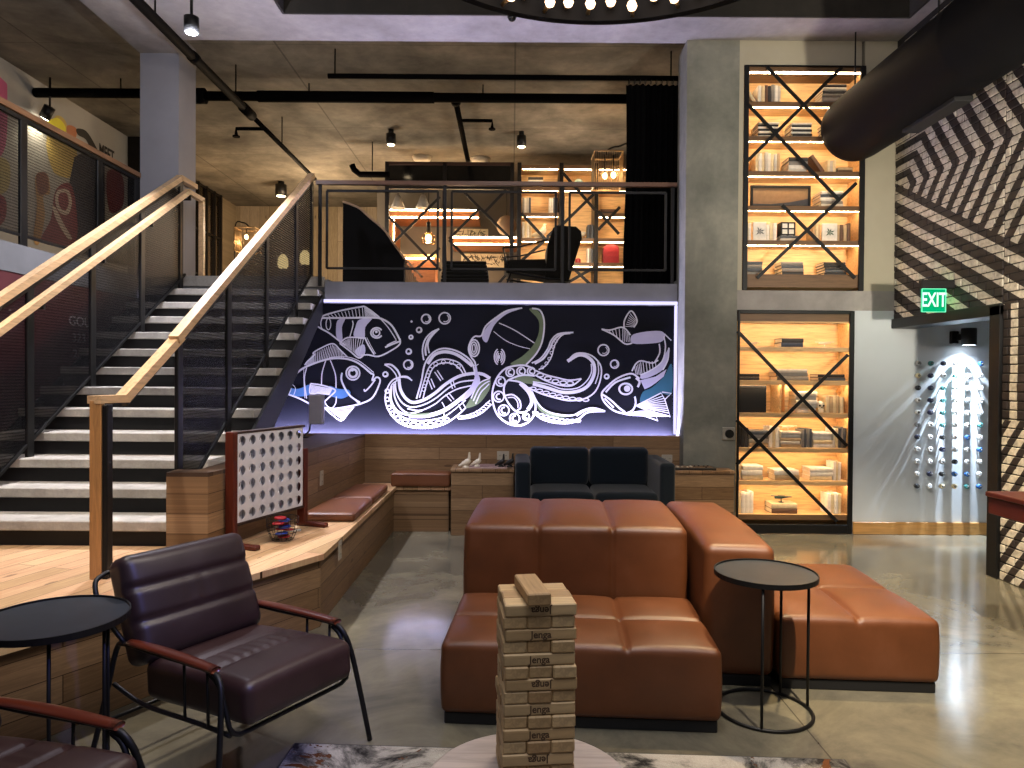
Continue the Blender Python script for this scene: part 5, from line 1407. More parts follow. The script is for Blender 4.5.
def can_light(label, px, py, Y, r, h, zc, stem=False, strength=9, power=30, aim=(0, 0, -1), hexc='#ffe2b5', ang=95, soft=.04):
    p = atY(px, py, Y)
    t = thing('ceiling_spotlight', label, 'ceiling light', (p.x, Y, zc))
    g = G(); g.lathe([(r * .86, p.z - h / 2), (r, p.z - h / 2 - .004), (r, p.z + h / 2), (r * .8, p.z + h / 2 + .006)], (p.x, Y, 0), 24); g.build('housing', BLACK, t)
    g = G(); g.lathe([(0, p.z - h / 2 - .012), (r * .55, p.z - h / 2 - .010), (r * .84, p.z - h / 2 + .002)], (p.x, Y, 0), 24); g.build('lens', emit('spot_lens_' + hexc[1:] + str(strength), hexc, strength), t)
    g = G(); g.cyl((p.x, Y, p.z + h / 2), (p.x, Y, zc - .001), .011 if stem else r * .55, 10); g.build('stem', BLACK, t)
    if stem: g = G(); g.lathe([(.07, zc - .012), (.07, zc - .001)], (p.x, Y, 0), 20); g.build('canopy', BLACK, t)
    L = Vector((p.x, Y, p.z - h / 2 - .03)); spot('spot_lamp', L, L + Vector(aim), power, hexc, ang, .6, soft)
can_light('stemmed spotlight on the concrete beam above the stairs', 191.5, 25, 5.5, .055, .115, ZB, True, 30, 120, (.05, .15, -1), '#f2f4ff', 80)
p = atY(191.5, 25, 5.5); point('stem_spot_glow', (p.x, 5.5, p.z - .12), 30, '#eef0ff', .03)
can_light('small ceiling spotlight over the upper level left of the round lights', 391, 139.5, atZ(391, 139.5, ZC).y - .42, .068, .15, ZC)
can_light('small ceiling spotlight over the upper level nearer the curtain', 521.5, 141.5, atZ(521.5, 141.5, ZC).y - .42, .068, .15, ZC)
can_light('small ceiling spotlight over the head of the stairs', 281, 190.5, atZ(281, 186, ZC).y - .3, .10, .20, ZC, False, 9, 40)
for i, (px, py, lb_) in enumerate(((422, 157, 'left'), (480, 158.5, 'right'))):
    p = atZ(px, py, ZC)
    t = thing('ceiling_disc_light', f'flush pale disc on the ceiling, the {lb_} of two before the upper bookcase', 'ceiling light', (p.x, p.y, ZC))
    g = G(); g.lathe([(0, ZC - .075), (.10, ZC - .072), (.135, ZC - .05), (.14, ZC - .001)], (p.x, p.y, 0), 28); g.build('diffuser', plain('disc_white', '#cfc6b4', .5, 0, .02), t)
    g = G(); g.lathe([(.141, ZC - .02), (.155, ZC - .016), (.155, ZC - .001), (.141, ZC - .001)], (p.x, p.y, 0), 28); g.build('ring', plain('disc_ring', '#b8ae9a', .5), t)
p = atY(512, 15, 6.40)
p.y = 6.40
dc = thing('dome_camera', 'small black dome on the front face of the cross beam', 'camera', (p.x, 6.47, p.z))
g = G(); g.ball((p.x, 6.40, p.z - .02), .038, 16); g.build('dome', plain('dome_gloss', '#060607', .15), dc)
g = G(); g.lathe([(.042, p.z - .02), (.044, p.z + .05)], (p.x, 6.40, 0), 20); g.bevbox(p.x - .03, p.x + .03, 6.40, 6.449, p.z, p.z + .05, .004); g.build('mount', BLACK, dc)

# ring chandelier
cX, cY, cZ, cR = .46, 3.03, 3.60, 1.17
ch = thing('ring_chandelier', 'large black ring chandelier set with small glowing globes', 'chandelier', (cX, cY, cZ))
g = G()
n = 96
prof = [(cR - .02, cZ - .03), (cR + .03, cZ - .03), (cR + .03, cZ + .11), (cR - .02, cZ + .11), (cR - .02, cZ - .03)]
g.lathe(prof, (cX, cY, 0), n, 0, False); g.build('ring', plain('chandelier_bronze', '#050404', .8, 0, .1, 30, 0, .1), ch)
for k in range(4):
    a = PI / 4 + k * PI / 2
    g = G(); g.cyl((cX + cR * math.cos(a), cY + cR * math.sin(a), cZ + .03), (cX, cY, 5.39), .006, 8); g.build('suspension_cable', BLACK, ch)
g = G(); g.lathe([(.12, 5.36), (.12, 5.399)], (cX, cY, 0), 28); g.build('canopy', BLACK, ch)
GLOBE = emit('globe_warm', '#ffd2a6', 3.2)
NBULB = 56
for k in range(NBULB):
    a = 2 * PI * k / NBULB + .03
    rr = cR - .08 + .04 * (k % 2); zz = cZ + (.035 if k % 2 else -.008) + .010 * ((k * 7) % 3)
    u = Vector((math.cos(a), math.sin(a), 0))
    c = Vector((cX, cY, zz)) + u * (rr - .05)
    g = G(); g.ball(c, .030, 8, (1, 1, 1.05)); b_o = g.build('glass_globe', GLOBE, ch)
    for i in range(len(b_o.data.polygons)): b_o.data.polygons[i].use_smooth = False
    g = G(); g.cyl(c + u * .034, Vector((cX, cY, zz)) + u * (cR - .02), .012, 8); g.build('socket', plain('brass', '#8f7650', .35, .8), b_o)

# ------------------------------------------------------------------ upper level, seen over the guard
YU = 10.9
x_ = lambda px, Y=YU: atY(px, 230, Y).x
z_ = lambda py, px=560, Y=YU: atY(px, py, Y).z
ux = [x_(519), x_(561), x_(596), x_(632), x_(668)]
ztop = z_(164.5)
ub = thing('bookcase', 'lit oak bookcase with black posts on the upper level behind the guard', 'bookcase', ((ux[0] + ux[-1]) / 2, YU, 2.48))
g = G(); g.box(ux[0], ux[-1], YU + .40, YU + .43, 2.48, ztop); g.build('back_panel', SHELFWOOD, ub)
ush = [z_(y) for y in (187, 213, 238, 262.5)]
for b in range(4):
    for i, z in enumerate([ztop - .01] + ush):
        if b == 1 and i == 2: continue
        g = G(); g.box(ux[b] + .03, ux[b + 1] - .03, YU + .01, YU + .40, z - .045, z); g.build('shelf', SHELFWOOD, ub)
        g = G(); g.box(ux[b] + .03, ux[b + 1] - .03, YU - .004, YU + .0095, z - .055, z); g.build('shelf_edge', SHELFEDGE, ub)
        g = G(); g.box(ux[b] + .05, ux[b + 1] - .05, YU + .03, YU + .042, z - .060, z - .047); g.build('light_strip', LEDW, ub)
    g = G(); g.box(ux[b] + .03, ux[b + 1] - .03, YU + .01, YU + .40, 2.481, 2.56); g.build('plinth', SHELFWOOD, ub)
for i, x in enumerate(ux):
    g = G(); g.bevbox(x - .03, x + .03, YU - .03, YU + .40, 2.481, ztop + .02); g.build('upright_post', STEELDK, ub)
braces(ub, [((521, 213), (547, 241)), ((520, 262), (549, 237)), ((563, 173), (595, 210)), ((563, 224), (594, 194)), ((598, 211), (619, 234)), ((598, 230), (620, 207)), ((567, 283), (595, 267)), ((573, 268), (592, 286)), ((547, 237), (560, 225))], YU - .035, .045)
up2 = 'upper level bookcase'
def ubook_row(pa, pb, yt, z, cols, where):
    xa, xb = x_(pa), x_(pb); w = (xb - xa) / len(cols)
    for i, c in enumerate(cols):
        o = put_book(w * .93, (z_(yt) - z) * random.uniform(.93, 1), .2, Matrix.Translation((xa + w * (i + .5), YU + .08, z + .0008)), c, f'{c} book standing {ORD[i]} from left in {where}, {up2}', 'books in the ' + up2)
def ubook_pile(pa, pb, yt, z, cols, where):
    xa, xb = x_(pa), x_(pb); th = (z_(yt) - z) / len(cols)
    for i, c in enumerate(cols):
        put_book(th * .96, xb - xa, .24, Matrix.Translation((xa, YU + .08, z + th * (i + .5) + .0005)) @ Matrix.Rotation(PI / 2, 4, 'Y'), c, f'{c} book lying {ORD[i]} from bottom in {where}, {up2}', 'books in the ' + up2)
ubook_pile(528, 543, 175.5, ush[0], ['white', 'charcoal', 'white', 'charcoal'], 'the top left stack')
ubook_row(522, 531, 196, ush[1], ['grey', 'white', 'pale', 'slate'], 'left row on the second shelf')
ubook_row(549, 558, 196, ush[1], ['white', 'white', 'slate', 'charcoal'], 'right row on the second shelf')
ubook_row(522, 532, 221, ush[2], ['pale', 'cream', 'white', 'cream'], 'row on the third shelf')
ubook_row(588, 594, 223, ush[2], ['slate', 'charcoal', 'slate'], 'dark row beside the post')
ubook_row(588, 594, 247, ush[3], ['white', 'grey', 'slate'], 'low row beside the post')
ubook_pile(601, 617, 207.5, ush[1], ['charcoal', 'brown'], 'flat pair by the curtain')
def orn(name, label, px, z, parts):
    t = thing(name, label, 'ornament', (x_(px), YU + .12, z + .003))
    for nm, g, m in parts: g.build(nm, m, t, True)
orn('globe_ornament', 'pale blue round ornament on the top shelf of the upper level bookcase', 579, ush[0], [
    ('ball', G().ball((0, 0, .085), .07, 18), plain('pale_aqua', '#9fb8b4', .4)), ('stand', G().lathe([(.05, 0), (.045, .01), (.02, .02)], (0, 0, 0), 18), BONE)])
orn('bird_figurine', 'white bird figurine on the third shelf of the upper level bookcase', 539, ush[2], [
    ('body', G().tube(crom([(-.10, 0, .06), (-.03, 0, .07), (.05, 0, .11), (.08, 0, .17), (.085, 0, .22), (.12, 0, .23)], 4), [.01 + .045 * math.sin(PI * min(1, (i + 1) / 19)) * (1 if i < 12 else .55) for i in range(21)], 10), BONE), ('base', G().bevbox(-.07, .07, -.05, .05, 0, .03), BONE)])
orn('bowl_ornament', 'pale shallow sculpture in the open niche of the upper level bookcase', 580, ush[2], [
    ('bowl', G().lathe([(.02, 0), (.03, .03), (.09, .07), (.11, .10), (.10, .10), (.03, .045), (0, .04)], (0, 0, 0), 24), BONE)])
REDP = plain('red_enamel', '#8a1b22', .4, 0, .08)
orn('red_bottle', 'small red jar in the open niche of the upper level bookcase', 569, ush[2], [
    ('body', G().lathe([(.045, 0), (.05, .02), (.05, .09), (.025, .115), (.025, .135), (0, .137)], (0, 0, 0), 18), REDP)])
orn('red_bottle', 'small red jar on the low shelf behind the black lounge chair', 579, ush[3], [
    ('body', G().lathe([(.04, 0), (.045, .02), (.045, .06), (.02, .085), (0, .087)], (0, 0, 0), 18), REDP)])
orn('red_cabinet', 'small red arched cabinet on upper level bookcase by the curtain', 612.5, ush[3], [
    ('case', G().extrude([(-.12, 0, 0), (.12, 0, 0), (.12, 0, .25), (.08, 0, .29), (0, 0, .305), (-.08, 0, .29), (-.12, 0, .25)], (0, .16, 0)), REDP),
    ('drawer_front', G().bevbox(-.10, .10, -.008, -.0005, .02, .10), REDP), ('drawer_front', G().bevbox(-.10, .10, -.008, -.0005, .11, .17), REDP), ('drawer_front', G().bevbox(-.10, .10, -.008, -.0005, .18, .24), REDP)])
orn('stone_arch', 'grey arched bookend at the bottom of the upper level bookcase', 606, 2.56, [
    ('arch', G().extrude([(-.12 + .24 * 0, 0, 0)] + [(-.12 * math.cos(PI * k / 10), 0, .12 + .12 * math.sin(PI * k / 10)) for k in range(11)] + [(.12, 0, 0)], (0, .1, 0)), plain('grey_stone', '#8f8a80', .8))])

# open black screen at left of that bookcase
sx0, sx1, sx2 = x_(387), x_(444.5), x_(515)
sc = thing('steel_screen', 'tall open black steel screen with X braces on the upper level', 'screen', ((sx0 + sx2) / 2, YU, 2.48))
for x in (sx0, sx1, sx2 - .05):
    g = G(); g.bevbox(x - .03, x + .03, YU - .03, YU + .03, 2.481, ztop + .02); g.build('upright_post', STEELDK, sc)
g = G(); g.bevbox(sx0, sx2 - .05, YU - .03, YU + .03, ztop - .03, ztop + .02); g.build('top_rail', plain('rust_steel', '#3a241a', .6, .3), sc)
g = G(); g.bevbox(sx0 + .03, sx2 - .08, YU - .012, YU + .012, z_(182), z_(166.5)); g.build('dark_glass', plain('smoked_glass', '#0b0b0c', .12, 0, .05), sc)
g = G(); g.bevbox(sx0, sx2 - .05, YU - .025, YU + .025, z_(190), z_(182)); g.build('cross_rail', STEELDK, sc)
braces(sc, [((440, 197), (390, 246)), ((389, 217), (441, 271)), ((440, 248), (414, 271)), ((464, 192), (514, 242)), ((480, 208), (449, 239)), ((506, 190), (484, 213)), ((449, 240), (470, 262)), ((514, 266), (498, 284))], YU - .035, .04)
g = G(); g.box(-2.45, 1.2, 12.9, 13.0, 2.48, ZC)
struct('wall_bar', g, plain('warm_grey_wall', '#5f5a54', .8, 0, .06, 3), 'warm grey wall behind the steel screen', 'wall')
YL = 12.3
xl = lambda px: atY(px, 230, YL).x
zl = lambda py: atY(450, py, YL).z
ls = thing('lit_wall_shelf', 'brown hanging shelf with glowing edges seen through the steel screen', 'shelf', (xl(435), YL, 3.9))
BRW = grain('bar_shelf_wood', '#8a5632', 0, .5)
def lit_beam(xa, xb, za, zb):
    g = G(); g.bevbox(xa, xb, YL - .15, YL + .55, za, zb); g.build('shelf_board', BRW, ls)
    for z in (za + .006, zb - .006):
        g = G(); g.box(xa + .01, xb - .01, YL - .165, YL - .151, z - .012, z + .012); g.build('light_strip', LEDW, ls)
lit_beam(xl(391), xl(479), zl(220), zl(212)); lit_beam(xl(452), xl(517), zl(246), zl(238.5))
g = G(); g.bevbox(xl(389.5), xl(395.5), YL - .15, YL + .55, zl(245), zl(221)); g.build('shelf_end', BRW, ls)
g = G(); g.box(xl(395), xl(396), YL - .165, YL - .151, zl(243), zl(222)); g.build('light_strip', LEDW, ls)
ct2 = thing('bar_counter', 'orange brown counter front seen low through the steel screen', 'counter', (xl(425), YL - .3, 2.48))
g = G(); g.bevbox(xl(404), xl(438), YL - .4, YL, 2.481, zl(262)); g.build('counter_front', BRW, ct2)
g = G(); g.bevbox(xl(402), xl(440), YL - .44, YL + .04, zl(262) + .001, zl(259)); g.build('counter_top', SHELFWOOD, ct2)
g = G(); g.box(xl(404) + .02, xl(438) - .02, YL - .43, YL - .415, zl(262) - .02, zl(262)); g.build('light_strip', LEDW, ct2)
def print_board(name, label, pa, pb, ya, yb, n, seed):
    t = thing(name, label, 'picture', (xl((pa + pb) / 2), YL + .5, zl(yb)))
    xa, xb, za, zb = xl(pa), xl(pb), zl(yb), zl(ya)
    g = G(); g.box(xa, xb, YL + .56, YL + .585, za, zb); g.build('print_board', plain('print_paper', '#c9bfa5', .7), t)
    rnd = random.Random(seed); g = G()
    for k in range(n):
        x, z = rnd.uniform(xa + .05, xb - .05), rnd.uniform(za + .04, zb - .04); a = rnd.uniform(0, PI); L = rnd.uniform(.03, .09)
        p = Vector((x, YL + .558, z)); q = Vector((math.cos(a) * L, 0, math.sin(a) * L)); r = Vector((-math.sin(a), 0, math.cos(a))) * .008
        g.add([p - q, p + r, p + q, p - r], [(0, 1, 2, 3)])
    g.build('ink_marks', plain('ink_dark', '#2e2a26', .7), t)
print_board('wall_print', 'pale print with scattered dark marks above the second lit shelf', 452, 487, 222, 236, 46, 2)
print_board('wall_print', 'pale print with scattered dark marks below the second lit shelf', 459, 506, 248, 262, 60, 5)
pd = thing('globe_pendant', 'beige globe pendant seen through the right half of steel screen', 'pendant light', (xl(506.5), 11.9, ZC))
c = atY(506.5, 225.5, 11.9)
g = G(); g.ball(c, .165, 20); g.build('globe_shade', plain('beige_globe', '#a8937c', .6, 0, .03), pd)
g = G(); g.cyl(c + Vector((0, 0, .16)), (c.x, c.y, ZC - .001), .008, 8); g.build('cord', BLACK, pd)
pd = thing('bulb_pendant', 'glowing bare bulb pendant seen through the left half of steel screen', 'pendant light', (xl(428.5), 11.8, ZC))
c = atY(428.5, 238, 11.8)
g = G(); g.ball(c, .052, 14, (1, 1, 1.2)); g.build('bulb', emit('bulb_warm', '#ffca80', 18), pd)
g = G(); g.lathe([(.115, c.z - .09), (.12, c.z + .02), (.06, c.z + .09), (.028, c.z + .10)], (c.x, c.y, 0), 24); g.build('glass_shade', glass('clear_shade', '#fff1dc', .05, .85), pd)
g = G(); g.cyl((c.x, c.y, c.z + .08), (c.x, c.y, c.z + .26), .035, 14); g.cyl((c.x, c.y, c.z + .26), (c.x, c.y, ZC - .001), .006, 8); g.build('socket', BLACK, pd)
point('bulb_glow', (c.x, c.y - .02, c.z - .12), 22, '#ffc98a', .06)
for i, px in enumerate((398, 423)):
    c = atY(px, 202, 12.0)
    t = thing('cone_pendant', f'grey cone pendant seen through the steel screen, {("left", "right")[i]} of two', 'pendant light', (c.x, 12.0, ZC))
    g = G(); g.lathe([(.125, c.z - .11), (.05, c.z + .08), (.03, c.z + .12)], (c.x, 12.0, 0), 24); g.build('cone_shade', plain('grey_shade', '#6f6e6c', .5), t)
    g = G(); g.cyl((c.x, 12, c.z + .12), (c.x, 12, ZC - .001), .006, 8); g.build('cord', BLACK, t)

# furniture near the guard
YC = 8.5
bo = thing('curved_booth', 'tall black booth with a sweeping curved edge at left of guard', 'booth', (atY(375, 280, YC).x, YC, 2.48))
P = [(343, 203), (352, 206), (360, 210), (370, 219), (384, 231), (394, 245), (404, 259)]
pts = [atY(x, y, YC) for x, y in P]
cv = crom([(p.x, p.z, 0) for p in pts], 5)
g = G(); g.extrude([(p.x, YC, p.y) for p in cv] + [(cv[-1].x, YC, 2.481), (cv[0].x, YC, 2.481)], (0, .12, 0)); g.build('side_panel', fabric('black_felt', '#0d0d0e'), bo)
ed = [(p.x, p.y) for p in cv] + [(atY(421, 277, YC).x, atY(421, 277, YC).z)]
g = G()
for (xa, za), (xb, zb) in zip(ed[:-1], ed[1:]): g.bar((xa, YC + .06, za + .014), (xb, YC + .06, zb + .014), .16, .022, (0, 0, 1))
g.build('wood_edge', plain('tan_edge', '#b08f6b', .5, 0, .05), bo)
g = G(); xa = cv[-1].x + .006; xb = atY(420, 280, YC).x
for k in range(7):
    x = xa + (xb - xa) * (k + .5) / 7; zt = cv[-1].y - (cv[-1].y - 2.56) * (k + .5) / 7
    g.cyl((x, YC + .05, 2.481), (x, YC + .05, zt), (xb - xa) / 14 * .95, 10)
g.build('fluted_end', plain('tan_flutes', '#b5926c', .6, 0, .05), bo)

YA = 8.35
DKF = fabric('charcoal_upholstery', '#16140f')
lc = thing('lounge_chair', 'black upholstered lounge chair with slanted back behind the guard', 'chair', (atY(545, 280, YA).x, YA, 2.48))
def ext(pxs, y0, dy, nm, m, par):
    pts = [atY(px, py, y0) for px, py in pxs]
    g = G(); g.extrude([tuple(p) for p in pts], (0, dy, 0)); return g.build(nm, m, par)
ext([(553, 228), (557, 225.5), (576, 226.5), (581, 231), (582, 238), (569, 280), (545, 279), (548, 243)], YA, .62, 'back_cushion', DKF, lc)
ext([(504, 262), (507, 260), (545, 259), (549, 276), (508, 271), (504, 268)], YA + .02, .58, 'seat_cushion', DKF, lc)
for y in (YA - .02, YA + .64):
    a = [atY(*p, YA) for p in ((506, 272), (548, 279), (571, 281))]
    g = G(); g.tube([(p.x, y, p.z) for p in a], .012, 8)
    zb = 2.482
    g.tube([(a[0].x + .06, y, a[0].z), (a[0].x - .02, y, zb)], .012, 8); g.tube([(a[2].x - .1, y, a[2].z), (a[2].x + .02, y, zb)], .012, 8)
    b = [atY(*p, YA) for p in ((503, 248), (520, 247), (548, 240))]
    g.tube([(p.x, y, p.z) for p in b], .010, 8); g.tube([(b[0].x, y, b[0].z), (a[0].x + .03, y, a[0].z)], .010, 8); g.build('side_frame', BLACK, lc)
sc2 = thing('slatted_chair', 'black low backed chair with horizontal ribs behind the guard', 'chair', (atY(464, 280, YA).x, YA, 2.48))
xa, xb = atY(440, 280, YA).x, atY(489, 280, YA).x
zt, zb = atY(460, 260.5, YA).z, 2.60
g = G()
for k in range(6):
    z = zb + (zt - zb) * (k + .5) / 6; h = (zt - zb) / 12
    g.cushion(((xa + xb) / 2 , YA + .06, z), (xb - xa - .012 * k, .09, h * 2.05), .02, .03)
g.build('ribbed_back', DKF, sc2)
g = G(); g.bevbox(xa + .02, xb - .02, YA + .11, YA + .62, 2.66, 2.78, .02); g.build('seat', DKF, sc2)
for x in (xa + .06, xb - .06):
    for y in (YA + .08, YA + .55):
        g = G(); g.cyl((x, y, 2.481), (x, y, 2.67), .013, 8); g.build('leg', BLACK, sc2)

def cage_lamp(label, pa, pb, ya, yb, Y, arm_px, bulbs, floor_px):
    xa, xb = atY(pa, yb, Y).x, atY(pb, yb, Y).x; zt, zb = atY(pa, ya, Y).z, atY(pa, yb, Y).z
    t = thing('cage_lamp', label, 'floor lamp', (atY(floor_px, 250, Y).x, Y, 2.48))
    d = (xb - xa) * .5; g = G()
    for z in (zt, zb):
        for a, b in (((xa, Y - d), (xb, Y - d)), ((xb, Y - d), (xb, Y + d)), ((xb, Y + d), (xa, Y + d)), ((xa, Y + d), (xa, Y - d))): g.bar((a[0], a[1], z), (b[0], b[1], z), .016, .016)
    n = 17
    for i in range(n):
        u = i / (n - 1)
        for p in ((xa + (xb - xa) * u, Y - d), (xa + (xb - xa) * u, Y + d), (xa, Y - d + 2 * d * u), (xb, Y - d + 2 * d * u)): g.cyl((p[0], p[1], zb), (p[0], p[1], zt), .003, 5)
    g.build('wire_shade', plain('cage_bronze', '#9b8463', .4, .4), t)
    g = G()
    for bx_, by_ in bulbs:
        c = atY(bx_, by_, Y); g.ball(c, .032, 12, (1, 1, 1.3))
    g.build('bulb', emit('cage_bulb', '#ffcf8c', 14), t)
    g = G()
    for bx_, by_ in bulbs:
        c = atY(bx_, by_, Y); g.cyl((c.x, Y, c.z + .036), (c.x, Y, zt), .011, 8)
    g.build('socket', STEELDK, t)
    fx = atY(floor_px, 250, Y).x; xm = (xa + xb) / 2; za = zt + .06
    g = G(); g.tube(crom([(xm, Y, zt), (xm, Y, za), (xm + (fx - xm) * .4, Y, za + .05), (fx, Y, za - .02), (fx, Y, 3.2), (fx, Y, 2.5)], 5), .012, 8); g.build('arm', BLACK, t)
    g = G(); g.lathe([(.15, 2.481), (.15, 2.495), (.02, 2.51)], (fx, Y, 0), 24); g.build('base', BLACK, t)
    c = atY(*bulbs[0], Y); point('cage_glow', (xm, Y - .0, (zt + zb) / 2 - .06), 14, '#ffc98a', .05)
cage_lamp('wire cage floor lamp with two glowing bulbs beside the black curtain', 593, 621, 155, 187, 9.3, None, ((605, 176), (613.5, 175)), 633)
cage_lamp('wire cage floor lamp with glowing bulb far back left of stair head', 238, 258, 229, 252, 12.4, None, ((246.5, 237),), 235)
for i, (px, py) in enumerate(((283, 262), (305, 258))):
    c = atY(px, py, 11.3)
    t = thing('table_lantern', f'small glowing lantern seen through the stair mesh, {("left", "right")[i]} of two', 'lamp', (c.x, 11.3, 2.48))
    g = G(); g.lathe([(.06, c.z - .10), (.085, c.z - .05), (.075, c.z + .06), (.03, c.z + .12)], (c.x, 11.3, 0), 20); g.build('lamp_shade', emit('lantern_glow', '#ffdf9a', 3.2), t)
    g = G(); g.lathe([(.09, 2.481), (.09, 2.50), (.015, 2.52), (.015, c.z - .10)], (c.x, 11.3, 0), 16); g.build('stem', BLACK, t)

# curtain on the thin pipe
ca, cb_ = atY(625.5, 180, 7.62).x, atY(680, 180, 7.62).x
cu = thing('black_curtain', 'floor length black curtain hanging by the concrete column', 'curtain', ((ca + cb_) / 2, 7.62, 4.6))
g = G(); n, m = 70, 14; ztc = atY(650, 84, 7.62).z
vs = []
for j in range(m + 1):
    v = j / m; z = ztc - (ztc - 2.49) * v
    for i in range(n + 1):
        u = i / n; x = ca + (cb_ - ca) * u + .012 * math.sin(v * 5) * (1 - u)
        y = 7.64 + (.022 + .012 * v) * math.sin(u * 2 * PI * 9 + .5 * math.sin(v * 3)) + .01 * math.sin(u * 17)
        vs.append((x, y, z))
fs = [(j * (n + 1) + i, j * (n + 1) + i + 1, (j + 1) * (n + 1) + i + 1, (j + 1) * (n + 1) + i) for j in range(m) for i in range(n)]
k = len(vs); g.add(vs, fs, 0, True); g.add([(x, y + .006, z) for x, y, z in vs], [f[::-1] for f in fs], 0, True)
g.build('cloth', plain('black_velvet', '#060607', .95, 0, .1, 20, 0, .05), cu)
for i in range(10):
    x = ca + (cb_ - ca) * (i + .5) / 10
    g = G(); g.tube([(x, 7.62 + .036 * math.cos(a), ztc + .03 + .036 * math.sin(a)) for a in [2 * PI * q / 14 for q in range(14)]], .004, 6, True); g.build('ring', BLACK, cu)

# steel grid window at far left and painted wall figures
gw = thing('grid_window', 'black steel grid screen on the far left wall past the column', 'screen', (-5.6, 13.1, 2.48))
g = G()
for y in (12.47, 12.83, 13.18, 13.53, 13.83): g.bar((-5.64, y, 2.481), (-5.64, y, ZC - .002), .045, .045, (0, 1, 0))
for z in (2.55, 3.3, 4.1, ZC - .03): g.bar((-5.64, 12.47, z), (-5.64, 13.83, z), .03, .03)
g.build('muntins', STEELDK, gw)
g = G(); g.box(-5.668, -5.662, 12.49, 13.81, 2.50, ZC - .03); g.build('glass_sheet', glass('grey_glass', '#cfc6b6', .12, .4), gw)
g = G(); g.box(-6.3, -6.2, 12.2, 14.2, 2.48, ZC)
struct('wall_beyond_grid', g, plain('dim_wall', '#6b6152', .8), 'dim wall beyond the steel grid screen', 'wall')

XW = -5.62
wm = thing('wall_painting', 'painted figures in yellow, red and navy on the upper left wall', 'mural', (XW, 6.8, 2.6))
mL = lambda p: (p[0] / 3.84, 60 + p[1] / 3.84)
lay = [0]
def wfill(pts, hexc, smooth=True, nm='painted_shape'):
    lay[0] += 1; X = XW + .0012 + lay[0] * .0006
    P = [atX(*mL(p), X) for p in pts]; P = [Vector((p.y, p.z, 0)) for p in P]
    if smooth: P = crom(P, 4, True)
    G().add([(X, p.x, p.y) for p in P], [list(range(len(P)))]).build(nm, plain('wall_paint_' + hexc[1:], hexc, .7, 0, .06, 6), wm)
wfill([(-60, 60), (18, 82), (28, 130), (26, 300), (0, 372), (-60, 380)], '#b0507a')
wfill([(-60, 380), (22, 380), (40, 430), (24, 505), (-60, 520)], '#a79a62')
wfill([(-60, 522), (18, 526), (16, 620), (-60, 650)], '#7c2026')
wfill([(178, 330), (186, 270), (215, 214), (250, 232), (266, 290), (294, 345), (300, 430), (268, 452), (216, 440), (192, 395)], '#c2a95c')
wfill([(176, 245), (220, 222), (252, 258), (240, 300), (194, 282)], '#e3d83a')
wfill([(258, 252), (292, 262), (290, 302), (262, 300)], '#b5734e')
wfill([(294, 264), (330, 272), (362, 320), (380, 364), (352, 352), (330, 306), (300, 288)], '#17130f')
wfill([(286, 372), (330, 350), (402, 398), (404, 690), (286, 700), (292, 560), (266, 470)], '#161d33', False)
wfill([(214, 500), (268, 474), (292, 560), (288, 700), (160, 700), (196, 610)], '#7a2730')
wfill([(136, 446), (182, 438), (192, 512), (166, 522), (172, 600), (150, 706), (128, 684), (142, 560)], '#a8834f')
wfill([(140, 440), (180, 436), (186, 500), (150, 516)], '#6d4030')
wfill([(222, 500), (262, 500), (276, 546), (262, 592), (228, 584), (212, 540)], '#c4b3a4')
wfill([(230, 512), (256, 512), (264, 546), (254, 576), (234, 570), (224, 540)], '#7a2730')
wfill([(200, 560), (216, 612), (256, 680), (276, 684), (240, 620), (216, 570)], '#c4b3a4')
wfill([(412, 430), (470, 445), (472, 560), (420, 580)], '#6e2a2c')
RM = Matrix(((0, 0, 1), (1, 0, 0), (0, 1, 0))).to_4x4()
p = atX(106.5, 154, XW); q0, q1 = atX(98.5, 150, XW), atX(115, 158, XW)
text_mesh('lettering', 'MEET', .23, Matrix.Translation((XW + .004, p.y, p.z)) @ RM @ Matrix.Diagonal(((q1.y - q0.y) / .60, 1, 1, 1)), plain('letter_black', '#14110f', .6), wm, .001, .006)
wt = thing('wall_lettering', 'faded pale letters and numbers on the maroon wall beside stairs', 'lettering', (-3.775, 6.3, 1.9))
LET = plain('faded_letters', '#ded6d6', .7, 0, .15, 20); LET2 = plain('faded_letters_dim', '#a3979a', .7, 0, .2, 20)
for body, pxc, pyc, s_, m_, w_ in (('GOU', 80, 322, .115, LET, .82), ('323', 79, 338.5, .105, LET2, .85), ('7', 98.8, 340, .10, LET2, .8), ('2 1', 79, 354.5, .105, LET2, .9)):
    p = atX(pxc, pyc, -3.774)
    text_mesh('lettering', body, s_, Matrix.Translation((-3.7735, p.y, p.z)) @ RM @ Matrix.Diagonal((w_ * 1.5, 1, 1, 1)), m_, wt, .0006, .001)
c = atY(43, 112, 9.2)
sl2 = thing('wall_spotlight', 'bright small spotlight washing the painted upper left wall', 'ceiling light', (-5.42, 8.4, ZC))
c = atX(50, 112, -5.42); ya2 = c.y
g = G(); g.cyl((c.x, ya2, c.z + .06), (c.x - .08, ya2 + .02, c.z - .06), .06, 18); g.build('housing', BLACK, sl2)
g = G(); g.cyl((c.x - .081, ya2 + .0202, c.z - .0612), (c.x - .083, ya2 + .0205, c.z - .064), .05, 16); g.build('lens', emit('spot_wall', '#fff2d8', 25), sl2)
g = G(); g.cyl((c.x, ya2, c.z + .06), (c.x, ya2, ZC - .001), .012, 8); g.build('stem', BLACK, sl2)
spot('wall_spot_lamp', (c.x - .09, ya2 + .02, c.z - .08), (-5.62, ya2 + .05, c.z - .40), 26, '#fff0d0', 140, .7, .04)

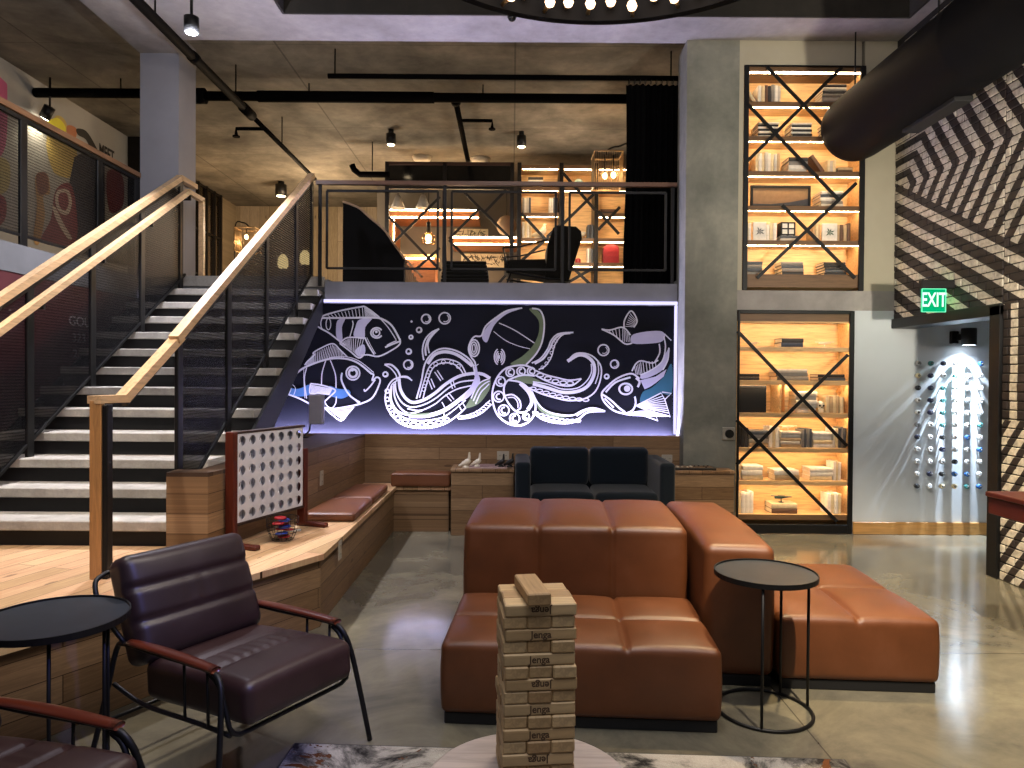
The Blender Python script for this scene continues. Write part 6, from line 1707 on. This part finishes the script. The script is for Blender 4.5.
# ------------------------------------------------------------------ table at right edge
tb = thing('game_table', 'red brown wooden table corner in front of the brick wall', 'table', (3.05, 3.2, 0))
RW = grain('cherry_apron', '#481a10', 1, .4, 1., .1)
p = atZ(985, 491, .86); tx0, ty1 = p.x, p.y
g = G(); g.bevbox(tx0, 3.5, 2.3, ty1, .832, .86, .004); g.build('table_top', RW, tb)
g = G(); g.bevbox(tx0 + .012, 3.49, 2.31, ty1 - .012, .735, .831, .004); g.build('apron', RW, tb)
for y in (2.6, ty1 - .62):
    for x in (tx0 + .12, 3.38):
        g = G(); g.bevbox(x - .035, x + .035, y - .035, y + .035, .001, .734, .004); g.build('leg', RW, tb)

# ------------------------------------------------------------------ light, camera
area('lobby_fill', (.3, 1.2, 5.3), (.3, 2.2, 0), 150, '#f0eef6', 3.2, 3.2)
point('chandelier_glow', (cX, cY, cZ - .05), 125, '#fff0e2', .5)
spot('platform_spot', (-2.75, 3.3, 4.65), (-2.75, 3.9, ZP), 430, '#fff1e2', 58, .7, .06)
spot('stair_spot', (-2.6, 6.1, 4.6), (-2.75, 5.6, 1.2), 480, '#f6f2ff', 80, .7, .06)
spot('right_floor_spot', (1.9, 4.7, 4.65), (2.4, 4.3, 0), 640, '#ffe2b0', 74, .8, .06)
spot('right_near_spot', (1.35, 1.15, 4.7), (2.55, 4.2, 0), 1150, '#ffecd0', 46, .7, .05)
spot('brick_spot', (3.15, 2.5, 2.0), (3.67, 5.3, 3.1), 400, '#fff4e0', 75, .8, .06)
point('upper_warm_a', (-2.3, 10.6, 3.6), 46, '#ffe6c8', .2)
point('upper_warm_b', (.9, 9.9, 3.6), 42, '#ffe6c8', .2)
point('upper_back_left', (-3.4, 12.4, 4.0), 80, '#ffdcb0', .15)
spot('cool_foreground_spot', (.9, .6, 3.4), (-1.15, 2.75, .5), 150, '#7a80ff', 26, .8, .05)
point('bar_glow', (-.9, 12.2, 3.0), 20, '#ffd0a0', .12)
w = bpy.data.worlds.new('World'); SC.world = w; w.use_nodes = True
bg = w.node_tree.nodes['Background']; bg.inputs[0].default_value = (.8, .82, 1, 1); bg.inputs[1].default_value = .05

cam = bpy.data.cameras.new('Camera'); cam.sensor_width = 36; cam.lens = 36 * F / 1024; cam.clip_start = .05
co = link('Camera', cam); co.location = EYE; co.rotation_euler = CAM_ROT.to_euler()
SC.camera = co
SC.view_settings.view_transform = 'Standard'; SC.view_settings.look = 'None'
SC.view_settings.gamma = 1; SC.view_settings.use_curve_mapping = False
SC.view_settings.exposure = 0.6
SC.cycles.use_denoising = True
